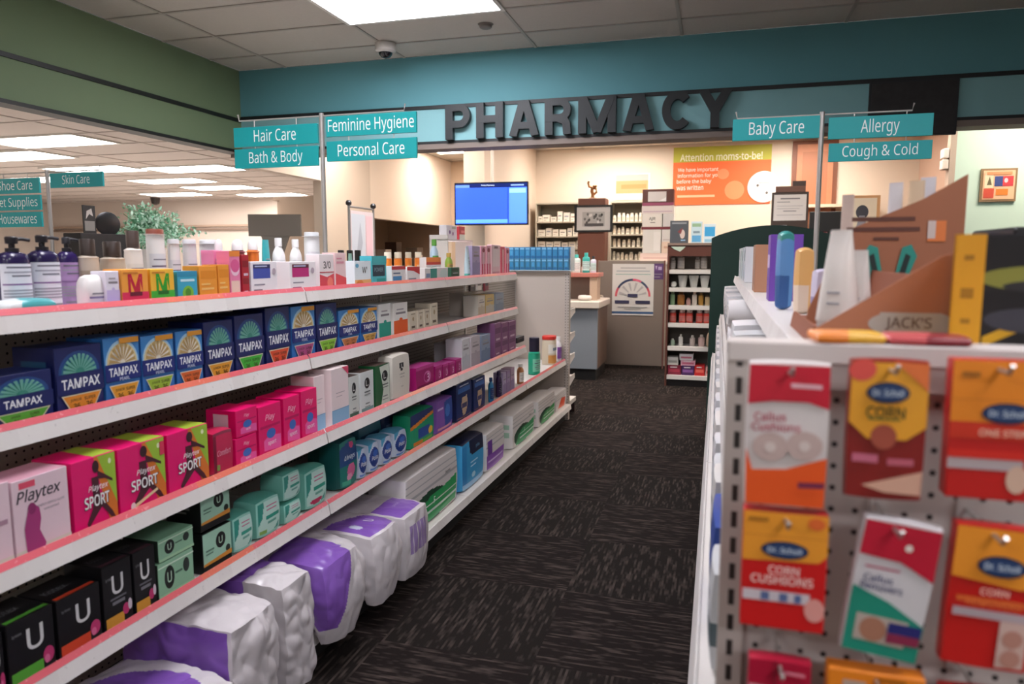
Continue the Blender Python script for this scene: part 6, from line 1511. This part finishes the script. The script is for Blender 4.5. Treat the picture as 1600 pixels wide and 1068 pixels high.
for i, x in enumerate((-.475, -.37, -.29, -.18, -.10)):
    put(bottle('bottle', .075, .07, .145, '#d84a3c', '#e0d8d4', label='#e0766a', cap_w=.8, neck=.78, shoulder=.95), x, .72, lab='red bottle with white cap on the fourth shelf of the brown unit', group='red bottles on the brown unit')
for i, (x, w, h, c) in enumerate(((-.47, .05, .08, '#9ab09c'), (-.38, .05, .13, '#e0dcd6'), (-.25, .06, .12, '#c4b4ac'), (-.15, .07, .13, '#c8aaa4'))):
    put(bottle('bottle', w, w * .8, h, c, '#d8d0c8', cap_w=.5, lines=False), x, .455, lab=('small sage bottle', 'white bottle', 'greyish bottle', 'dusty pink bottle')[i] + ' on the fifth shelf of the brown unit')
for i, (x, z, w, h, c, c2, lab) in enumerate(((-.44, .125, .15, .11, '#7a2438', '#a83a4c', 'crimson box at the bottom of the brown unit'), (-.29, .125, .14, .11, '#4a2a5c', '#8a5a9a', 'purple box at the bottom of the brown unit'), (-.16, .125, .11, .12, '#c02a2c', '#e06a5c', 'bright red box at the bottom of the brown unit'), (-.04, .125, .11, .10, '#d8a8a4', '#b83a3c', 'pink and red box at the bottom of the brown unit'), (-.46, .236, .12, .09, '#d8d4cc', '#a8a49c', 'white box on the crimson box'), (-.29, .236, .16, .06, '#d8a0b0', '#c05a78', 'pink flat box on the purple box'), (-.31, .297, .15, .07, '#dcd4d4', '#c06a7c', 'white and pink box topmost in the bottom pile'))):
    put(carton('medicine_box', w, .16, h, c, [('r', .1, .3, .9, .6, c2), ('r', .2, .75, .7, .85, '#e0d8d8')]), x, z, 8.36, lab, 'box')
o = soft_pack('hanging_bag', .16, .05, .34, '#a58c78', n=12, k=.35, crumple=.006, seed=9); o.location = (-.04, 8.26, .44); o.rotation_euler = (0, .25, 0); tag(o, 'brownish bag hanging on the brown shelf unit by the green panel', 'bag')

# service counter on the left of the walkway
r = empty('service_counter', 'grey service counter with pale top beyond the end panel', 'counter', (-1.34, 8.42, 0))
mb = MB(); mb.box(-1.25, 0, 0, .05, .14, .86, M('#7d828a', .5)); mb.build('front_panel', r)
mb = MB(); mb.box(-1.25, 0, .05, .8, .14, .86, M('#6a5448', .6)); mb.build('body', r)
mb = MB(); mb.box(-1.25, -.02, .05, .78, 0, .14, M('#161413', .6)); mb.build('kick_plate', r)
mb = MB(); mb.box(-1.28, .03, -.06, .82, .86, .945, M('#cfc2b6', .4), c=.01); mb.build('worktop', r)
mb = MB(); mb.box(-1.25, -.14, .40, .46, .945, 1.22, M('#7a665c', .6)); mb.box(-.14, -.05, .25, .5, .945, 1.24, M('#c2a690', .6)); mb.build('screen_panel', r)
mb = MB(); mb.box(-1.25, -.03, .22, .62, 1.22, 1.27, M('#c4786c', .5), c=.005); mb.build('ledge', r)
for i, (x, w, h, c, k) in enumerate(((-1.66, .10, .22, '#dce8e4', '#4ab8b0'), (-1.54, .09, .24, '#3fb0a8', '#3fb8b0'), (-1.45, .07, .20, '#d8d4e4', '#2a2a30'), (-1.765, .09, .19, '#e4e4e0', '#d8d8d4'))):
    o = bottle('bottle', w, w * .7, h, c, k, label='#c8e0dc' if i else '#e8e4e0', cap_w=.5); o.location = (x, 8.72, 1.2705); tag(o, ('white bottle with teal cap on the counter ledge', 'teal bottle on the counter ledge', 'pale bottle with black cap at the end of the counter ledge', 'plain white bottle on the counter ledge')[i], 'bottle')
o = carton('leaflet_box', .17, .06, .07, '#d8d0cc', [('r', .1, .3, .7, .6, '#b86a5c'), ('r', .76, 0, 1, 1, '#3f9a5c')]); o.location = (-1.54, 9.05, 1.271 + .0); tag(o, 'white and green leaflet box behind the counter bottles', 'box')
o.location = (-1.545, 8.93, 1.2705)
o = soft_pack('paper_bag', .16, .14, .06, '#e0d8d0', n=10, k=.3, crumple=.004, seed=3); o.location = (-1.52, 8.50, .9455); tag(o, 'small crumpled white bag lying on the service counter', 'bag')

# notice frame and things behind the right run
r = empty('back_cabinet', 'low pharmacy cabinet behind the right shelving run, notices on top', 'cabinet', (1.35, 9.4, 0))
mb = MB(); mb.box(-.85, 1.1, 0, .6, 0, 1.66, M('#8a7466', .6)); mb.build('body', r)
mb = MB(); mb.box(-.87, 1.12, -.02, .62, 1.66, 1.70, M('#6a564a', .5)); mb.build('top', r)
r = empty('framed_notice', 'white notice in a dark frame with a clip, standing behind the purple carton', 'notice', (.82, 9.5, 1.701))
mb = MB(); mb.box(-.21, .21, 0, .03, 0, .54, M('#3a2a24', .5)); mb.build('frame', r)
mb = MB(); mb.box(-.185, .185, -.003, 0, .20, .51, M('#d8d4d4', .5)); flat_print(mb, -.185, .185, .2, .51, -.003, [('r', .2, .82, .8, .87, '#6a6870'), ('r', .1, .7, .5, .73, '#8a8890'), ('r', .1, .55, .9, .57, '#a8a6ac'), ('r', .1, .45, .8, .47, '#a8a6ac'), ('r', .3, .35, .7, .38, '#7a7880'), ('r', .1, .2, .9, .22, '#a8a6ac')]); mb.build('sheet', r)
mb = MB(); mb.box(-.17, .17, -.01, .02, .54, .61, M('#6a4436', .5)); mb.box(.02, .17, -.01, .02, .61, .67, M('#3a2620', .5)); mb.build('clip', r)
for i, (x, c) in enumerate(((.58, '#c4ccd8'), (.72, '#ccd2dc'))):
    o = carton('pale_box', .13, .1, .14, c, [('r', .15, .3, .85, .8, '#8fa4c0'), ('r', .25, .4, .5, .7, '#5a6a80')]); o.location = (x, 9.385, 1.701); tag(o, ('pale blue box before the framed notice, over the green panel', 'second pale blue box before the framed notice')[i], 'box')
r = empty('monitor', 'black desk equipment behind the sign pole', 'monitor', (1.25, 9.45, 1.701))
mb = MB(); mb.box(-.2, .3, .05, .1, .06, .30, M('#17161a', .4), c=.005); mb.build('screen', r)
mb = MB(); mb.box(-.05, .12, 0, .16, 0, .015, M('#17161a', .4)); mb.box(.01, .05, .06, .09, .015, .07, M('#17161a', .4)); mb.build('foot', r)
r = empty('wall_shelf', 'cream wall shelf with red folders under the brown door', 'shelf', (1.55, 10.55, 2.12))
mb = MB(); mb.box(-.45, .45, 0, .30, 0, .04, M('#d6c2aa', .5)); mb.build('board', r)
for i, (x, c) in enumerate(((1.30, '#c0485c'), (1.42, '#b8586a'), (1.62, '#c8b050'))):
    o = carton('folder', .11, .2, .13, c, [('r', .1, .3, .9, .5, '#e0a8b0')]); o.location = (x, 9.64, 1.701); tag(o, ('crimson folder beside the black equipment', 'rose folder beside the black equipment', 'mustard folder beside the black equipment')[i], 'folder')
r = empty('framed_picture', 'cream framed picture with dark figure, seen behind the cardboard tray', 'picture', (1.62, 9.46, 1.70))
mb = MB(); mb.box(-.19, .19, 0, .03, 0, .48, M('#c89a6c', .5)); mb.build('frame', r)
mb = MB(); mb.box(-.155, .155, -.003, 0, .04, .45, M('#dcd0bc', .5)); flat_print(mb, -.155, .155, .04, .45, -.003, [('e', .5, .6, .22, .2, '#3a3c48'), ('p', [(.3, .1), (.7, .1), (.6, .5), (.4, .5)], '#8a8c98')]); mb.build('picture', r)
r = empty('framed_picture', 'small orange and red framed picture on the pale green wall', 'picture', (2.41, 7.596, 2.11))
mb = MB(); mb.box(-.143, .143, -.02, 0, -.15, .143, M('#8a6a48', .5)); mb.build('frame', r)
mb = MB(); mb.box(-.125, .125, -.024, -.02, -.131, .125, M('#e8b088', .5)); flat_print(mb, -.125, .125, -.131, .125, -.024, [('r', .05, .4, .32, .9, '#e8cfa8'), ('p', [(.12, .5), (.2, .8), (.28, .5)], '#6a5a3c'), ('r', .36, .45, .62, .8, '#3a4478'), ('r', .62, .45, .95, .8, '#c4383c'), ('e', .72, .65, .06, .08, '#f0c0c0'), ('r', .03, .05, .36, .38, '#c84a34'), ('r', .42, .14, .8, .36, '#d8782c'), ('r', .1, .85, .9, .95, '#e08a5c')]); mb.build('picture', r)
r = empty('exit_lamp', 'small white wall lamp at the edge of the pale green wall', 'lamp', (1.985, 7.65, 2.35))
mb = MB(); mb.box(-.03, .022, -.05, .05, .01, .10, M('#e8d8cc', .4), c=.008); mb.build('upper_shade', r)
mb = MB(); mb.box(-.03, .022, -.05, .05, -.09, .0, M('#e4cfc0', .4), c=.008); mb.build('lower_shade', r)

# hatch room
r = empty('work_counter', 'cluttered work counter inside the dark hatch under the beige bulkhead', 'counter', (-5.05, 10.2, 0))
mb = MB(); mb.box(-.5, .5, -1.5, 1.5, 0, 1.28, M('#8a7a6c', .7)); mb.build('body', r)
mb = MB(); mb.box(-.52, .52, -1.52, 1.52, 1.28, 1.31, M('#b0a090', .5)); mb.build('top', r)
for i, (x, y, w, h, c) in enumerate(((-4.75, 9.1, .16, .34, '#c8706c'), (-4.9, 9.6, .22, .30, '#8c8076'), (-4.8, 10.1, .2, .26, '#a89c92'), (-4.9, 10.7, .2, .38, '#3a2a24'), (-4.75, 11.2, .24, .3, '#6a5c52'))):
    o = carton('supply_box', w, .2, h, c, [('r', .1, .3, .9, .6, '#d8ccc0')]); o.location = (x, y, 1.311); o.rotation_euler = (0, 0, PI / 2); tag(o, ('rosy supply box at the near side of the hatch', 'grey brown supply box in the hatch', 'pale taupe supply box in the hatch', 'dark brown supply box in the hatch', 'umber supply box at the far side of the hatch')[i], 'box')

# free standing poster frame before the pharmacy
r = empty('poster_stand', 'metal poster stand with pale pink poster and dark corner knobs', 'stand', gp(4.75, 2.60, 0), GROT)
for x in (-.18, .18):
    mb = MB(); mb.tube([(x, 0, .02), (x, 0, 1.83)], .009, M('#a8a49e', .3, metal=.6), n=10); mb.build('post', r, smooth=True)
    mb = MB(); mb.lathe([(.004, -.022), (.02, -.012), (.022, .004), (.012, .018)], M('#1c1a1a', .4), n=14, c=(x, 0, 1.84)); mb.build('knob', r, smooth=True)
mb = MB(); mb.tube([(-.18, 0, 1.815), (.18, 0, 1.815)], .007, M('#a8a49e', .3, metal=.6), n=10); mb.build('top_bar', r)
mb = MB(); mb.box(-.165, .165, -.004, .004, 1.05, 1.79, M('#e6d4d0', .5)); flat_print(mb, -.165, .165, 1.05, 1.79, -.004, [('r', .03, .45, .62, .97, '#d0d4d6'), ('p', [(.2, .55), (.4, .9), (.5, .7), (.35, .5)], '#b4b8bc'), ('r', .66, .5, .95, .96, '#ecc4c4'), ('r', .05, .22, .9, .40, '#e8703c'), ('e', .6, .42, .3, .05, '#a8c890')]); mb.build('poster', r)
mb = MB(); mb.box(-.24, .24, -.15, .15, 0, .02, M('#4a4644', .5), c=.004); mb.build('base', r)
# grey health kiosk further back
r = empty('kiosk', 'grey kiosk panel on a tapering stem, left of the sign pole', 'kiosk', (-4.95, 7.4, 0), math.radians(20))
mb = MB(); mb.box(-.30, .30, 0, .05, 1.70, 1.95, M('#6c6762', .6), c=.004); mb.build('panel', r)
mb = MB(); mb.prism([(-.05, .05), (.05, .05), (.05, 1.4), (.16, 1.70), (-.16, 1.70), (-.05, 1.4)], .005, .045, M('#6c6762', .6)); mb.build('stem', r)
mb = MB(); mb.box(-.25, .25, -.15, .2, 0, .05, M('#4a4644', .6)); mb.build('base', r)
